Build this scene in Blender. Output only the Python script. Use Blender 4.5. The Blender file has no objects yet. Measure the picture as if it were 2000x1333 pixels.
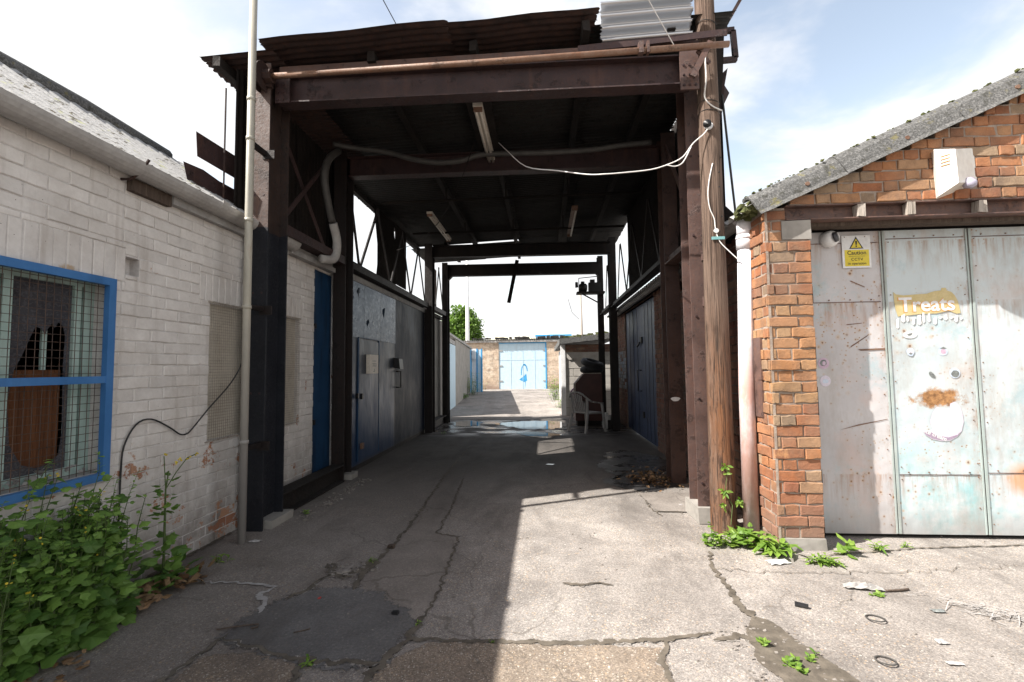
import bpy, math, random
from mathutils import Vector, Matrix, Quaternion
R = math.radians
rnd = random.Random(7)
scene = bpy.context.scene
COL = scene.collection

# ------------------------------------------------------------------ mesh builder
class MB:
    def __init__(s): s.v = []; s.f = []; s.mi = []; s.t = []
    def vert(s, p, tone=0.5): s.v.append(tuple(p)); s.t.append(tone); return len(s.v) - 1
    def face(s, idx, m=0): s.f.append(tuple(idx)); s.mi.append(m)
    def poly(s, pts, m=0, tone=0.5): s.face([s.vert(p, tone) for p in pts], m)
    def box(s, x0, x1, y0, y1, z0, z1, m=0, tone=0.5, j=0.0):
        q = lambda a: a + (rnd.uniform(-j, j) if j else 0)
        i = [s.vert((q(x), q(y), q(z)), tone) for z in (z0, z1) for y in (y0, y1) for x in (x0, x1)]
        for a in ((0, 2, 3, 1), (4, 5, 7, 6), (0, 1, 5, 4), (2, 6, 7, 3), (0, 4, 6, 2), (1, 3, 7, 5)):
            s.face([i[k] for k in a], m)
    def bar(s, p0, p1, w, d, up=(0, 0, 1), m=0, tone=0.5):
        p0 = Vector(p0); p1 = Vector(p1); a = (p1 - p0).normalized(); up = Vector(up)
        if abs(a.dot(up)) > .98: up = Vector((0, 1, 0))
        r = a.cross(up).normalized(); u = r.cross(a).normalized()
        i = []
        for p in (p0, p1):
            for sx, sy in ((-1, -1), (1, -1), (1, 1), (-1, 1)):
                i.append(s.vert(p + r * sx * w / 2 + u * sy * d / 2, tone))
        for f in ((0, 3, 2, 1), (4, 5, 6, 7), (0, 1, 5, 4), (1, 2, 6, 5), (2, 3, 7, 6), (3, 0, 4, 7)):
            s.face([i[k] for k in f], m)
    def tube(s, pts, r, n=10, cap=True, m=0, tone=0.5):
        pts = [Vector(p) for p in pts]; rr = r if isinstance(r, (list, tuple)) else [r] * len(pts)
        rings = []; ref = None
        for k, p in enumerate(pts):
            a = (pts[min(k + 1, len(pts) - 1)] - pts[max(k - 1, 0)]).normalized()
            if ref is None:
                ref = Vector((0, 0, 1)) if abs(a.z) < .9 else Vector((1, 0, 0))
            x = (ref - a * ref.dot(a)).normalized(); ref = x; y = a.cross(x)
            rings.append([s.vert(p + (x * math.cos(2 * math.pi * q / n) + y * math.sin(2 * math.pi * q / n)) * rr[k], tone) for q in range(n)])
        for k in range(len(rings) - 1):
            for q in range(n):
                s.face((rings[k][q], rings[k][(q + 1) % n], rings[k + 1][(q + 1) % n], rings[k + 1][q]), m)
        if cap: s.face(rings[0][::-1], m); s.face(rings[-1], m)
    def prism(s, prof, p0, p1, ux, uy, m=0):
        """closed 2D profile swept from p0 to p1 (ux, uy are the profile axes)"""
        p0 = Vector(p0); p1 = Vector(p1); ux = Vector(ux); uy = Vector(uy); n = len(prof)
        a = [s.vert(p0 + ux * x + uy * y) for x, y in prof]; b = [s.vert(p1 + ux * x + uy * y) for x, y in prof]
        for k in range(n): s.face((a[k], a[(k + 1) % n], b[(k + 1) % n], b[k]), m)
        s.face(a[::-1], m); s.face(b, m)
    def disc(s, c, nrm, r, th, n=14, m=0, tone=.5):
        c = Vector(c); nrm = Vector(nrm).normalized()
        s.tube([c, c + nrm * th], r, n, True, m, tone)
    def build(s, name, mats, parent=None, smooth=False, split=False):
        if split:                                                       # every separate piece becomes an object of its own
            r = list(range(len(s.v)))
            def fd(a):
                while r[a] != a: r[a] = r[r[a]]; a = r[a]
                return a
            for f in s.f:
                for q in f[1:]: r[fd(q)] = fd(f[0])
            gr = {}
            for f, m in zip(s.f, s.mi): gr.setdefault(fd(f[0]), []).append((f, m))
            o = None
            for fs in gr.values():
                p = MB(); mp = {}
                for f, m in fs: p.face([mp.setdefault(q, len(mp)) for q in f], m)
                for q in mp: p.v.append(s.v[q]); p.t.append(s.t[q])
                o = p.build(name, mats, parent, smooth)
            return o
        me = bpy.data.meshes.new(name); me.from_pydata(s.v, [], s.f); me.update()
        mats = mats if isinstance(mats, (list, tuple)) else [mats]
        for mm in mats: me.materials.append(mm)
        if len(mats) > 1: me.polygons.foreach_set('material_index', s.mi)
        at = me.attributes.new('tone', 'FLOAT', 'POINT'); at.data.foreach_set('value', s.t)
        if smooth: me.polygons.foreach_set('use_smooth', [True] * len(me.polygons))
        o = bpy.data.objects.new(name, me); COL.objects.link(o)
        if parent is not None: o.parent = parent; o.matrix_parent_inverse = Matrix.Translation(-Vector(parent.location)) if parent.type == 'EMPTY' else Matrix()
        return o

def tag(o, label=None, cat=None, group=None, kind=None):
    if label: o['label'] = label
    if cat: o['category'] = cat
    if group: o['group'] = group
    if kind: o['kind'] = kind
    return o
def thing(name, label, cat, loc=(0, 0, 0), group=None):
    o = bpy.data.objects.new(name, None); COL.objects.link(o); o.location = loc; o.empty_display_size = .1
    return tag(o, label, cat, group)
def copy_tree(o, parent=None):
    c = o.copy(); COL.objects.link(c)
    if parent is not None: c.parent = parent
    for ch in list(o.children): copy_tree(ch, c)
    return c
def ibeam(mb, p0, p1, w, d, tf, tw, ax, m=0):
    """I section: flange width w along ax, depth d along the third axis"""
    a = (Vector(p1) - Vector(p0)).normalized(); ax = Vector(ax); b = a.cross(ax).normalized()
    h = d / 2; x = w / 2; t = tw / 2
    mb.prism([(-x, -h), (x, -h), (x, -h + tf), (t, -h + tf), (t, h - tf), (x, h - tf), (x, h), (-x, h), (-x, h - tf), (-t, h - tf), (-t, -h + tf), (-x, -h + tf)], p0, p1, ax, b, m)

# ------------------------------------------------------------------ materials
class M:
    def __init__(s, name):
        s.m = bpy.data.materials.new(name); s.m.use_nodes = True; s.nt = s.m.node_tree; s.nt.nodes.clear()
        s.o = s.add('ShaderNodeOutputMaterial'); s.b = s.add('ShaderNodeBsdfPrincipled')
        s.nt.links.new(s.b.outputs[0], s.o.inputs[0]); s.g = s.add('ShaderNodeNewGeometry'); s.P = s.g.outputs['Position']
    def add(s, t, **kw):
        n = s.nt.nodes.new(t)
        for k, v in kw.items(): setattr(n, k, v)
        return n
    def st(s, n, i, v):
        k = n.inputs[i]
        if isinstance(v, bpy.types.NodeSocket): s.nt.links.new(v, k)
        elif v is not None:
            if hasattr(k.default_value, '__len__') and len(k.default_value) == 4 and len(v) == 3: v = (*v, 1)
            k.default_value = v
    def vec(s, sc=(1, 1, 1), off=(0, 0, 0), rot=(0, 0, 0), src=None):
        n = s.add('ShaderNodeMapping'); s.st(n, 0, src or s.P); n.inputs[1].default_value = off; n.inputs[2].default_value = rot; n.inputs[3].default_value = sc
        return n.outputs[0]
    def noise(s, scale, detail=4, rough=.55, vec=None, dist=0):
        n = s.add('ShaderNodeTexNoise'); s.st(n, 'Vector', vec or s.P); n.inputs['Scale'].default_value = scale
        n.inputs['Detail'].default_value = detail; n.inputs['Roughness'].default_value = rough; n.inputs['Distortion'].default_value = dist
        return n.outputs['Fac']
    def vor(s, scale, out='Distance', vec=None, feature='F1'):
        n = s.add('ShaderNodeTexVoronoi', feature=feature); s.st(n, 'Vector', vec or s.P); n.inputs['Scale'].default_value = scale
        return n.outputs[out]
    def ramp(s, f, *stops, interp='LINEAR'):
        n = s.add('ShaderNodeValToRGB'); s.st(n, 0, f); e = n.color_ramp.elements; n.color_ramp.interpolation = interp
        while len(e) < len(stops): e.new(.5)
        for el, (p, c) in zip(e, stops):
            el.position = p; el.color = (c, c, c, 1) if isinstance(c, (int, float)) else (*c, 1)
        return n.outputs[0]
    def mix(s, f, a, b, bl='MIX'):
        n = s.add('ShaderNodeMix', data_type='RGBA', blend_type=bl); s.st(n, 0, f); s.st(n, 6, a); s.st(n, 7, b); return n.outputs[2]
    def ma(s, op, a, b=None, c=None):
        n = s.add('ShaderNodeMath', operation=op); s.st(n, 0, a); s.st(n, 1, b)
        if c is not None: s.st(n, 2, c)
        return n.outputs[0]
    def mr(s, v, a, b, c=0., d=1.):
        n = s.add('ShaderNodeMapRange'); s.st(n, 0, v)
        for i, q in enumerate((a, b, c, d)): n.inputs[i + 1].default_value = q
        return n.outputs[0]
    def xyz(s):
        n = s.add('ShaderNodeSeparateXYZ'); s.st(n, 0, s.P); return n.outputs
    def tone(s):
        return s.add('ShaderNodeAttribute', attribute_name='tone').outputs['Fac']
    def bump(s, h, st=.4, d=.01):
        n = s.add('ShaderNodeBump'); n.inputs['Strength'].default_value = st; n.inputs['Distance'].default_value = d; s.st(n, 'Height', h); return n.outputs[0]
    def out(s, col, rough=.7, metal=0., nrm=None, spec=.4, **kw):
        s.st(s.b, 'Base Color', col); s.st(s.b, 'Roughness', rough); s.st(s.b, 'Metallic', metal); s.st(s.b, 'Specular IOR Level', spec)
        if nrm is not None: s.st(s.b, 'Normal', nrm)
        for k, v in kw.items(): s.st(s.b, k, v)
        return s.m

def simple(name, c1, c2, scale=8, rough=.6, metal=0, bump=.15, spec=.4, detail=5):
    m = M(name); n = m.noise(scale, detail, .6); n2 = m.noise(scale * 7, 3)
    c = m.ramp(n, (.3, c1), (.7, c2)); c = m.mix(.35, c, m.ramp(n2, (.3, .55), (.7, 1.)), 'MULTIPLY')
    return m.out(c, m.mr(n2, .3, .7, rough - .1, rough + .1), metal, m.bump(n2, bump, .004), spec)

def mk_concrete(name, a, b, peb=1.0, stain=.6, passage=True):
    m = M(name); x, y, z = m.xyz()
    big = m.noise(.7, 5, .6); med = m.noise(5, 5, .65); fine = m.noise(60, 4, .7)
    c = m.ramp(big, (.3, a), (.68, b))
    c = m.mix(.55, c, m.ramp(med, (.28, .5), (.66, 1.06)), 'MULTIPLY')
    c = m.mix(.55, c, m.ramp(fine, (.3, .55), (.72, 1.15)), 'MULTIPLY')
    # exposed pebbles
    sp = m.vor(170, 'Color'); sps = m.add('ShaderNodeSeparateColor'); m.st(sps, 0, sp)
    c = m.mix(.8 * min(1, peb + .2), c, m.ramp(sps.outputs[0], (0, .58), (.5, .96), (.85, 1.14), (1, 1.5)), 'MULTIPLY')
    for sc, th, k in ((34, .29, .75), (60, .35, .95), (110, .39, .95)):
        d = m.vor(sc); r = m.vor(sc, 'Color')
        sep = m.add('ShaderNodeSeparateColor'); m.st(sep, 0, r)
        mask = m.ma('MULTIPLY', m.mr(d, th, th - .09), m.mr(sep.outputs[0], .40, .44))
        worn = m.mr(m.noise(1.1, 6, .7, m.vec(off=(sc, 3, 0))), .40, .66)
        mask = m.ma('MULTIPLY', mask, m.ma('MULTIPLY', worn, k * peb))
        pc = m.ramp(sep.outputs[1], (0, (.12, .10, .09)), (.2, (.46, .33, .21)), (.45, (.50, .44, .36)), (.65, (.27, .22, .19)), (.85, (.62, .58, .52)), interp='CONSTANT')
        c = m.mix(mask, c, pc)
    # fine branching cracks
    wn = m.add('ShaderNodeTexNoise'); m.st(wn, 'Vector', m.P); wn.inputs['Scale'].default_value = 2.2; wn.inputs['Detail'].default_value = 6
    va = m.add('ShaderNodeVectorMath', operation='MULTIPLY_ADD'); m.st(va, 0, wn.outputs['Color']); va.inputs[1].default_value = (.55, .55, 0); m.st(va, 2, m.P)
    ck = m.mr(m.vor(1.15, vec=va.outputs[0], feature='DISTANCE_TO_EDGE'), .0075, .003); ck = m.ma('MULTIPLY', ck, m.mr(m.noise(.9, 4, .6, m.vec(off=(1, 4, 0))), .47, .55))
    c = m.mix(m.ma('MULTIPLY', ck, .5), c, (.09, .078, .066))
    pits = m.ma('MULTIPLY', m.mr(m.noise(11, 7, .75, m.vec((1, 1.3, 1), off=(4, 0, 0))), .66, .70), m.mr(m.noise(.8, 3), .45, .6)); c = m.mix(m.ma('MULTIPLY', pits, .55), c, (.12, .10, .085))
    # dirt and oil, with shade of the left side and passage painted in
    st = m.noise(1.6, 6, .65, m.vec((1, .45, 1)), .6)
    c = m.mix(m.ma('MULTIPLY', m.mr(st, .5, .68), stain), c, (.085, .075, .068))
    rough = m.mr(med, .3, .7, .75, .95)
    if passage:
        ld = m.ma('MULTIPLY', m.mr(x, -.35, -1.3), m.mr(m.noise(1.4, 6, .65), .25, .6, .45, .9)); ld = m.ma('MULTIPLY', ld, m.mr(y, 12, 9)); c = m.mix(m.ma('MULTIPLY', ld, .5), c, (.11, .085, .068))  # left side: dirt plus the building's shade darkened into the colour
        oil = m.ma('MULTIPLY', m.mr(y, 4.3, 7.0), m.mr(y, 13.6, 12.2))  # oily floor, deepened to carry the canopy's shade in the colour
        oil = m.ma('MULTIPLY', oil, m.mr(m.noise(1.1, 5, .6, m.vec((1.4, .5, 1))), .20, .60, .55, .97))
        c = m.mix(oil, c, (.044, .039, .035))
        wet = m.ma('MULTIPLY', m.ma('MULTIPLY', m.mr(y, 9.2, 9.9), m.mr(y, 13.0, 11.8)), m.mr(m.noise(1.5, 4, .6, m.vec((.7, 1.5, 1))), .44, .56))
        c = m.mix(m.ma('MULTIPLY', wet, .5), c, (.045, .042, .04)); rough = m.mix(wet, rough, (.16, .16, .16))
    h = m.ma('ADD', m.ma('MULTIPLY', med, .8), m.ma('MULTIPLY', fine, .25))
    return m.out(c, rough, 0, m.bump(h, .55, .02), .35)

MAT = {}
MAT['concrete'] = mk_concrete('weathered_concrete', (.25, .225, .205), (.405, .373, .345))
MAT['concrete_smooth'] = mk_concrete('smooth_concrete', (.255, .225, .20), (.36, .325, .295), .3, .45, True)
MAT['slab'] = mk_concrete('brown_slab', (.215, .165, .125), (.31, .26, .21), 1.1, .45, False)
MAT['asphalt'] = mk_concrete('asphalt', (.115, .11, .108), (.21, .20, .195), .2, .6, False)
MAT['dirt'] = simple('crack_dirt', (.065, .055, .043), (.17, .145, .115), 11, .95, 0, .6)
MAT['lip'] = simple('chipped_concrete_lip', (.26, .235, .21), (.40, .37, .34), 22, .95, 0, .6)
MAT['moss'] = simple('moss', (.05, .06, .02), (.13, .14, .05), 25, .95, 0, .8)
def mk_wet():
    m = M('oily_wet_ground'); n = m.noise(3, 5, .6)
    return m.out(m.ramp(n, (.3, (.02, .02, .022)), (.7, (.05, .047, .045))), m.mr(n, .35, .6, .12, .5), 0, m.bump(m.noise(14, 4), .2, .01), .5)
MAT['oil'] = mk_wet()
def mk_water():
    m = M('puddle_water'); n = m.noise(4, 3)
    return m.out((.03, .03, .032), .03, 0, m.bump(n, .03, .01), .6)
MAT['water'] = mk_water()

def mk_white_brick():
    m = M('white_painted_brick'); x, y, z = m.xyz(); t = m.tone()
    n = m.noise(7, 6, .65); f = m.noise(45, 4, .7)
    c = m.ramp(n, (.3, (.60, .57, .545)), (.7, (.735, .71, .685)))
    c = m.mix(.5, c, m.ramp(t, (0, .82), (1, 1.05)), 'MULTIPLY')
    c = m.mix(.3, c, m.ramp(f, (.3, .75), (.7, 1.05)), 'MULTIPLY')
    low = m.ma('MULTIPLY', m.mr(z, .95, .05), m.mr(y, 2.2, 3.6, .7, 1.25))                                             # splash dirt low on the wall
    dirt = m.ma('MULTIPLY', low, m.mr(m.noise(2.4, 6, .7, m.vec((1, 1, .7))), .3, .62))
    c = m.mix(m.ma('MULTIPLY', dirt, .85), c, (.16, .14, .125))
    drip = m.mr(m.noise(5, 5, .6, m.vec((1, 2.5, .22))), .55, .75)
    c = m.mix(m.ma('MULTIPLY', drip, .5), c, (.32, .275, .24)); c = m.mix(m.ma('MULTIPLY', m.mr(m.noise(1.3, 6, .7, m.vec(off=(2, 2, 6))), .48, .66), .30), c, (.36, .32, .28))
    flake = m.ma('MULTIPLY', m.mr(m.ma('ADD', m.noise(3.6, 7, .72), m.mr(z, 1.7, .2, -.045, .055)), .615, .635), 1.)
    c = m.mix(flake, c, m.ramp(t, (0, (.28, .13, .08)), (1, (.42, .24, .15))))
    sp = m.ma('SQRT', m.ma('ADD', m.ma('POWER', m.ma('SUBTRACT', y, 2.42), 2.), m.ma('MULTIPLY', m.ma('POWER', m.ma('SUBTRACT', z, 2.005), 2.), 3.))); c = m.mix(m.ma('MULTIPLY', m.mr(m.ma('ADD', sp, m.ma('MULTIPLY', m.ma('SUBTRACT', f, .5), .06)), .05, .03), .7), c, (.38, .25, .12))
    pit = m.mr(m.vor(26), .075, .05); pit = m.ma('MULTIPLY', pit, m.mr(m.noise(3, 2), .52, .58))
    c = m.mix(pit, c, (.10, .07, .055))
    return m.out(c, .75, 0, m.bump(m.ma('ADD', n, m.ma('MULTIPLY', f, .5)), .5, .008), .3)
MAT['wbrick'] = mk_white_brick()
MAT['wmortar'] = simple('painted_mortar', (.50, .475, .46), (.66, .635, .62), 12, .9, 0, .5)
def mk_red_brick(name, stops, dark=.0):
    m = M(name); x, y, z = m.xyz(); t = m.tone(); n = m.noise(9, 6, .7); f = m.noise(70, 4, .7)
    c = m.ramp(t, *stops)
    c = m.mix(.75, c, m.ramp(n, (.28, .5), (.5, .95), (.72, 1.2)), 'MULTIPLY')
    c = m.mix(.35, c, m.ramp(f, (.3, .6), (.7, 1.15)), 'MULTIPLY')
    spall = m.mr(m.noise(4.5, 6, .7, m.vec(off=(5, 2, 1))), .63, .68)
    c = m.mix(m.ma('MULTIPLY', spall, .7), c, (.50, .24, .10))
    soot = m.ma('MULTIPLY', m.mr(m.noise(2.6, 7, .72), .46, .64), .5 + dark)
    c = m.mix(soot, c, (.10, .075, .065))
    dust = m.mr(m.noise(1.5, 6, .7, m.vec(off=(7, 3, 2))), .42, .66); c = m.mix(m.ma('MULTIPLY', dust, .28), c, (.44, .30, .19)); c = m.mix(m.ma('MULTIPLY', m.mr(m.noise(5, 6, .7, m.vec((1, 1, .25), off=(1, 1, 4))), .56, .72), .35), c, (.12, .09, .075))
    damp = m.ma('MULTIPLY', m.mr(z, .55, .05), m.mr(n, .2, .6, .35, .8))
    c = m.mix(damp, c, (.20, .135, .11))
    return m.out(c, .85, 0, m.bump(m.ma('ADD', n, m.ma('MULTIPLY', f, .5)), .7, .012), .25)
MAT['rbrick'] = mk_red_brick('orange_brick', ((0, (.22, .085, .045)), (.2, (.37, .14, .06)), (.45, (.385, .17, .075)), (.65, (.28, .11, .06)), (.85, (.385, .20, .10)), (.96, (.31, .22, .145))))
MAT['obrick'] = mk_red_brick('ochre_brick', ((0, (.32, .14, .065)), (.3, (.375, .18, .08)), (.6, (.34, .165, .08)), (.85, (.385, .225, .11)), (1, (.31, .20, .12))))
MAT['dbrick'] = mk_red_brick('sooty_red_brick', ((0, (.15, .06, .045)), (.4, (.24, .10, .07)), (.8, (.20, .10, .075)), (1, (.28, .17, .12))), .3)
MAT['bbrick'] = mk_red_brick('flaking_blue_brick', ((0, (.20, .25, .30)), (.5, (.33, .38, .42)), (.8, (.28, .32, .35)), (1, (.24, .14, .10))), .1)
MAT['mortar'] = simple('lime_mortar', (.22, .17, .14), (.42, .35, .29), 14, .95, 0, .7)
MAT['dmortar'] = simple('dirty_mortar', (.12, .10, .085), (.22, .18, .15), 14, .95, 0, .6)

def mk_rust(name, a, b, rust, amt=.55, rough=.65, band=None):
    m = M(name); x, y, z = m.xyz(); n = m.noise(4, 6, .7); f = m.noise(40, 5, .7); st = m.noise(9, 5, .68, m.vec((1, 1, .12))); big = m.noise(1.6, 5, .7)
    c = m.ramp(n, (.3, a), (.7, b)); r = m.ma('MULTIPLY', m.mr(m.ma('ADD', f, m.ma('MULTIPLY', st, .6)), .72, .95), amt)
    c = m.mix(r, c, rust); c = m.mix(.4, c, m.ramp(f, (.3, .6), (.7, 1.1)), 'MULTIPLY')
    c = m.mix(.7, c, m.ramp(big, (.3, .55), (.7, 1.2)), 'MULTIPLY')
    dk = m.mr(m.noise(7, 7, .75, m.vec(off=(3, 8, 1))), .56, .60); c = m.mix(m.ma('MULTIPLY', dk, .6), c, tuple(q * .35 for q in a))
    c = m.mix(m.ma('MULTIPLY', m.mr(st, .58, .74), .5), c, tuple(q * 1.25 for q in rust))
    c = m.mix(m.ma('MULTIPLY', m.mr(m.noise(24, 6, .75, m.vec((1, 1, .4), off=(1, 5, 9))), .72, .76), .35), c, (.30, .28, .26))
    if band:                                                            # black lower band: the gutter's cast shade painted into the column colour
        k = m.mr(m.ma('ADD', z, m.ma('MULTIPLY', m.noise(9, 3), .05)), band, band - .01)
        bk = m.ramp(n, (.3, (.006, .007, .011)), (.7, (.015, .017, .023)))
        wear = m.mr(m.noise(6, 6, .7, m.vec((2, 2, .3))), .66, .74)
        bk = m.mix(m.ma('MULTIPLY', wear, .35), bk, (.12, .115, .12)); c = m.mix(k, c, bk)
    return m.out(c, m.mr(f, .3, .7, rough - .12, rough + .15), 0, m.bump(m.ma('ADD', f, m.ma('ADD', n, dk)), .45, .006), .35)
MAT['steel'] = mk_rust('rusted_purple_steel', (.032, .018, .019), (.055, .032, .033), (.075, .036, .026), .35, .55)
MAT['column'] = mk_rust('column_rust_shade_band', (.058, .038, .033), (.135, .095, .083), (.09, .045, .029), .55, .6, 2.73)
MAT['lcolumn'] = mk_rust('column_shaded_side', (.022, .016, .015), (.05, .034, .03), (.075, .04, .026), .5, .6, 2.73)  # shaded copy of the column rust, for the sides turned from the sun
MAT['rcolumn'] = mk_rust('column_red_rust', (.085, .054, .048), (.15, .098, .087), (.13, .062, .042), .5, .5)
MAT['brcolumn'] = mk_rust('column_dark_brown', (.045, .026, .022), (.09, .055, .048), (.09, .042, .026), .5, .55)
MAT['dcolumn'] = mk_rust('column_black', (.008, .006, .006), (.015, .011, .011), (.028, .015, .011), .4, .6)
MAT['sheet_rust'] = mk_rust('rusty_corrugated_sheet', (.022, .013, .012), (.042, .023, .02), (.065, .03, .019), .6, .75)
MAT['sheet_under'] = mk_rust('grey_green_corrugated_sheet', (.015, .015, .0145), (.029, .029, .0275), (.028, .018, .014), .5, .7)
MAT['pipe_rust'] = mk_rust('rusty_pipe', (.18, .10, .068), (.29, .185, .13), (.17, .075, .04), .6, .55)
MAT['purlin'] = mk_rust('dark_timber_purlin', (.008, .006, .0055), (.017, .013, .011), (.022, .014, .011), .3, .85)
MAT['lintel'] = mk_rust('lintel_steel', (.10, .062, .055), (.16, .10, .088), (.22, .11, .07), .45, .55)
MAT['galv'] = M('galvanised_sheet').out((.50, .51, .53), .33, .8)
def mk_asbestos():
    m = M('weathered_asbestos_cement'); n = m.noise(16, 6, .75); f = m.noise(70, 5, .75); big = m.noise(3, 4)
    c = m.ramp(f, (.3, (.055, .055, .055)), (.5, (.125, .125, .123)), (.7, (.27, .27, .265)))
    c = m.mix(m.mr(n, .54, .64), c, (.07, .07, .062)); c = m.mix(m.ma('MULTIPLY', m.mr(m.noise(9, 5, .7, m.vec(off=(3, 1, 7))), .60, .68), .7), c, (.20, .18, .08))
    c = m.mix(.3, c, m.ramp(big, (.3, .6), (.7, 1.2)), 'MULTIPLY')
    return m.out(c, .9, 0, m.bump(m.ma('ADD', n, f), .7, .012), .2)
MAT['asbestos'] = mk_asbestos()
def mk_roof_l():
    m = M('lichened_roof_sheet'); f = m.noise(40, 5, .75); n = m.noise(12, 6, .75)
    c = m.ramp(f, (.3, (.27, .27, .265)), (.7, (.46, .455, .45)))
    c = m.mix(m.mr(n, .555, .61), c, (.085, .075, .055)); c = m.mix(m.mr(m.noise(8, 5, .7, m.vec(off=(2, 5, 1))), .60, .68), c, (.35, .36, .22))
    return m.out(c, .9, 0, m.bump(n, .6, .012), .2)
MAT['lroof'] = mk_roof_l()
MAT['gutter'] = simple('grey_cement_gutter', (.30, .285, .27), (.43, .415, .40), 6, .8, 0, .3)
MAT['grey_board'] = simple('weathered_grey_board', (.26, .25, .24), (.42, .41, .40), 5, .85, 0, .4)
def mk_wood(name, a, b, low=None):
    m = M(name); x, y, z = m.xyz(); g = m.noise(30, 5, .65, m.vec((1, 1, .035))); g2 = m.noise(90, 4, .6, m.vec((1, 1, .03))); n = m.noise(6, 5, .7, m.vec((1, 1, .3)))
    c = m.ramp(g, (.3, a), (.68, b))
    if low:
        k = m.ma('MULTIPLY', m.mr(z, 2.0, 1.1), m.mr(n, .34, .6)); c = m.mix(k, c, low)
        k2 = m.ma('MULTIPLY', m.mr(z, 1.5, .9), m.mr(m.noise(14, 5, .7, m.vec((1, 1, .25))), .52, .58)); c = m.mix(m.ma('MULTIPLY', k2, .8), c, (.05, .03, .022))
    c = m.mix(m.mr(g2, .52, .66), c, (.04, .028, .022), 'MIX') if low else m.mix(m.ma('MULTIPLY', m.mr(g2, .55, .75), .6), c, (.06, .045, .035))
    h = m.ma('ADD', g, m.ma('MULTIPLY', g2, .6))
    return m.out(c, .85, 0, m.bump(h, 1., .022), .2)
MAT['pole'] = mk_wood('weathered_pole_timber', (.09, .06, .045), (.20, .142, .11), (.165, .078, .04))
MAT['wood'] = mk_wood('grey_offcut_timber', (.30, .26, .22), (.52, .47, .42))
MAT['darkwood'] = mk_wood('dark_timber', (.07, .05, .04), (.13, .10, .08))
MAT['board'] = mk_wood('brown_board', (.085, .034, .016), (.15, .062, .028))
def mk_pvc():
    m = M('pvc_with_red_stain'); x, y, z = m.xyz(); n = m.noise(4, 6, .7, m.vec((1, 1, .35))); f = m.noise(30, 4)
    c = m.ramp(f, (.3, (.66, .645, .68)), (.7, (.76, .75, .78)))
    k = m.ma('MULTIPLY', m.mr(z, 2.0, 1.2), m.mr(n, .36, .6)); c = m.mix(m.ma('MULTIPLY', k, .85), c, (.50, .26, .20))
    k = m.ma('MULTIPLY', m.mr(z, .9, .3), m.mr(n, .3, .6, .3, .8)); c = m.mix(k, c, (.34, .22, .19))
    return m.out(c, .4, 0, None, .5)
MAT['pvc'] = mk_pvc()
MAT['plastic'] = simple('white_plastic', (.72, .72, .70), (.80, .80, .78), 6, .4, 0, .05)
MAT['chair'] = simple('dusty_white_plastic', (.36, .345, .33), (.46, .445, .43), 6, .5, 0, .05)
def mk_pipe():
    m = M('weathered_cream_pipe'); n = m.noise(5, 6, .7, m.vec((1, 1, .3))); f = m.noise(40, 4)
    c = m.ramp(n, (.3, (.27, .255, .215)), (.6, (.40, .38, .32)), (.75, (.25, .19, .14)))
    x, y, z = m.xyz(); c = m.mix(m.mr(z, 1.9, .6), c, m.mix(n, (.20, .19, .19), (.34, .325, .31)))
    return m.out(c, .45, 0, m.bump(f, .15, .003), .4)
MAT['pipe'] = mk_pipe()
def mk_bluepaint(name, a, b, dirt=(.05, .045, .045), amt=.5, rough=.45):
    m = M(name); n = m.noise(5, 6, .7); f = m.noise(30, 5, .7); st = m.noise(7, 5, .65, m.vec((1.5, 1.5, .2)))
    c = m.ramp(n, (.3, a), (.7, b)); c = m.mix(m.ma('MULTIPLY', m.mr(st, .5, .72), amt), c, dirt); c = m.mix(m.mr(f, .70, .76), c, (.25, .22, .19))
    return m.out(c, m.mr(n, .3, .7, rough - .1, rough + .12), 0, m.bump(f, .12, .004), .45)
MAT['blue'] = mk_bluepaint('blue_frame_paint', (.035, .135, .34), (.055, .18, .42), (.02, .06, .14), .35)
MAT['bluedoor'] = mk_bluepaint('deep_blue_door_paint', (.008, .035, .09), (.014, .055, .125), (.01, .012, .016), .7, .5)
MAT['rightdoor'] = mk_bluepaint('slate_blue_door_paint', (.034, .054, .115), (.056, .082, .16), (.025, .026, .032), .7, .42)
MAT['farblue'] = mk_bluepaint('pale_blue_door_paint', (.40, .545, .65), (.48, .615, .71), (.34, .42, .48), .4, .6)
MAT['brightblue'] = mk_bluepaint('bright_blue_paint', (.03, .24, .50), (.05, .32, .60), (.02, .10, .2), .3, .5)
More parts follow.
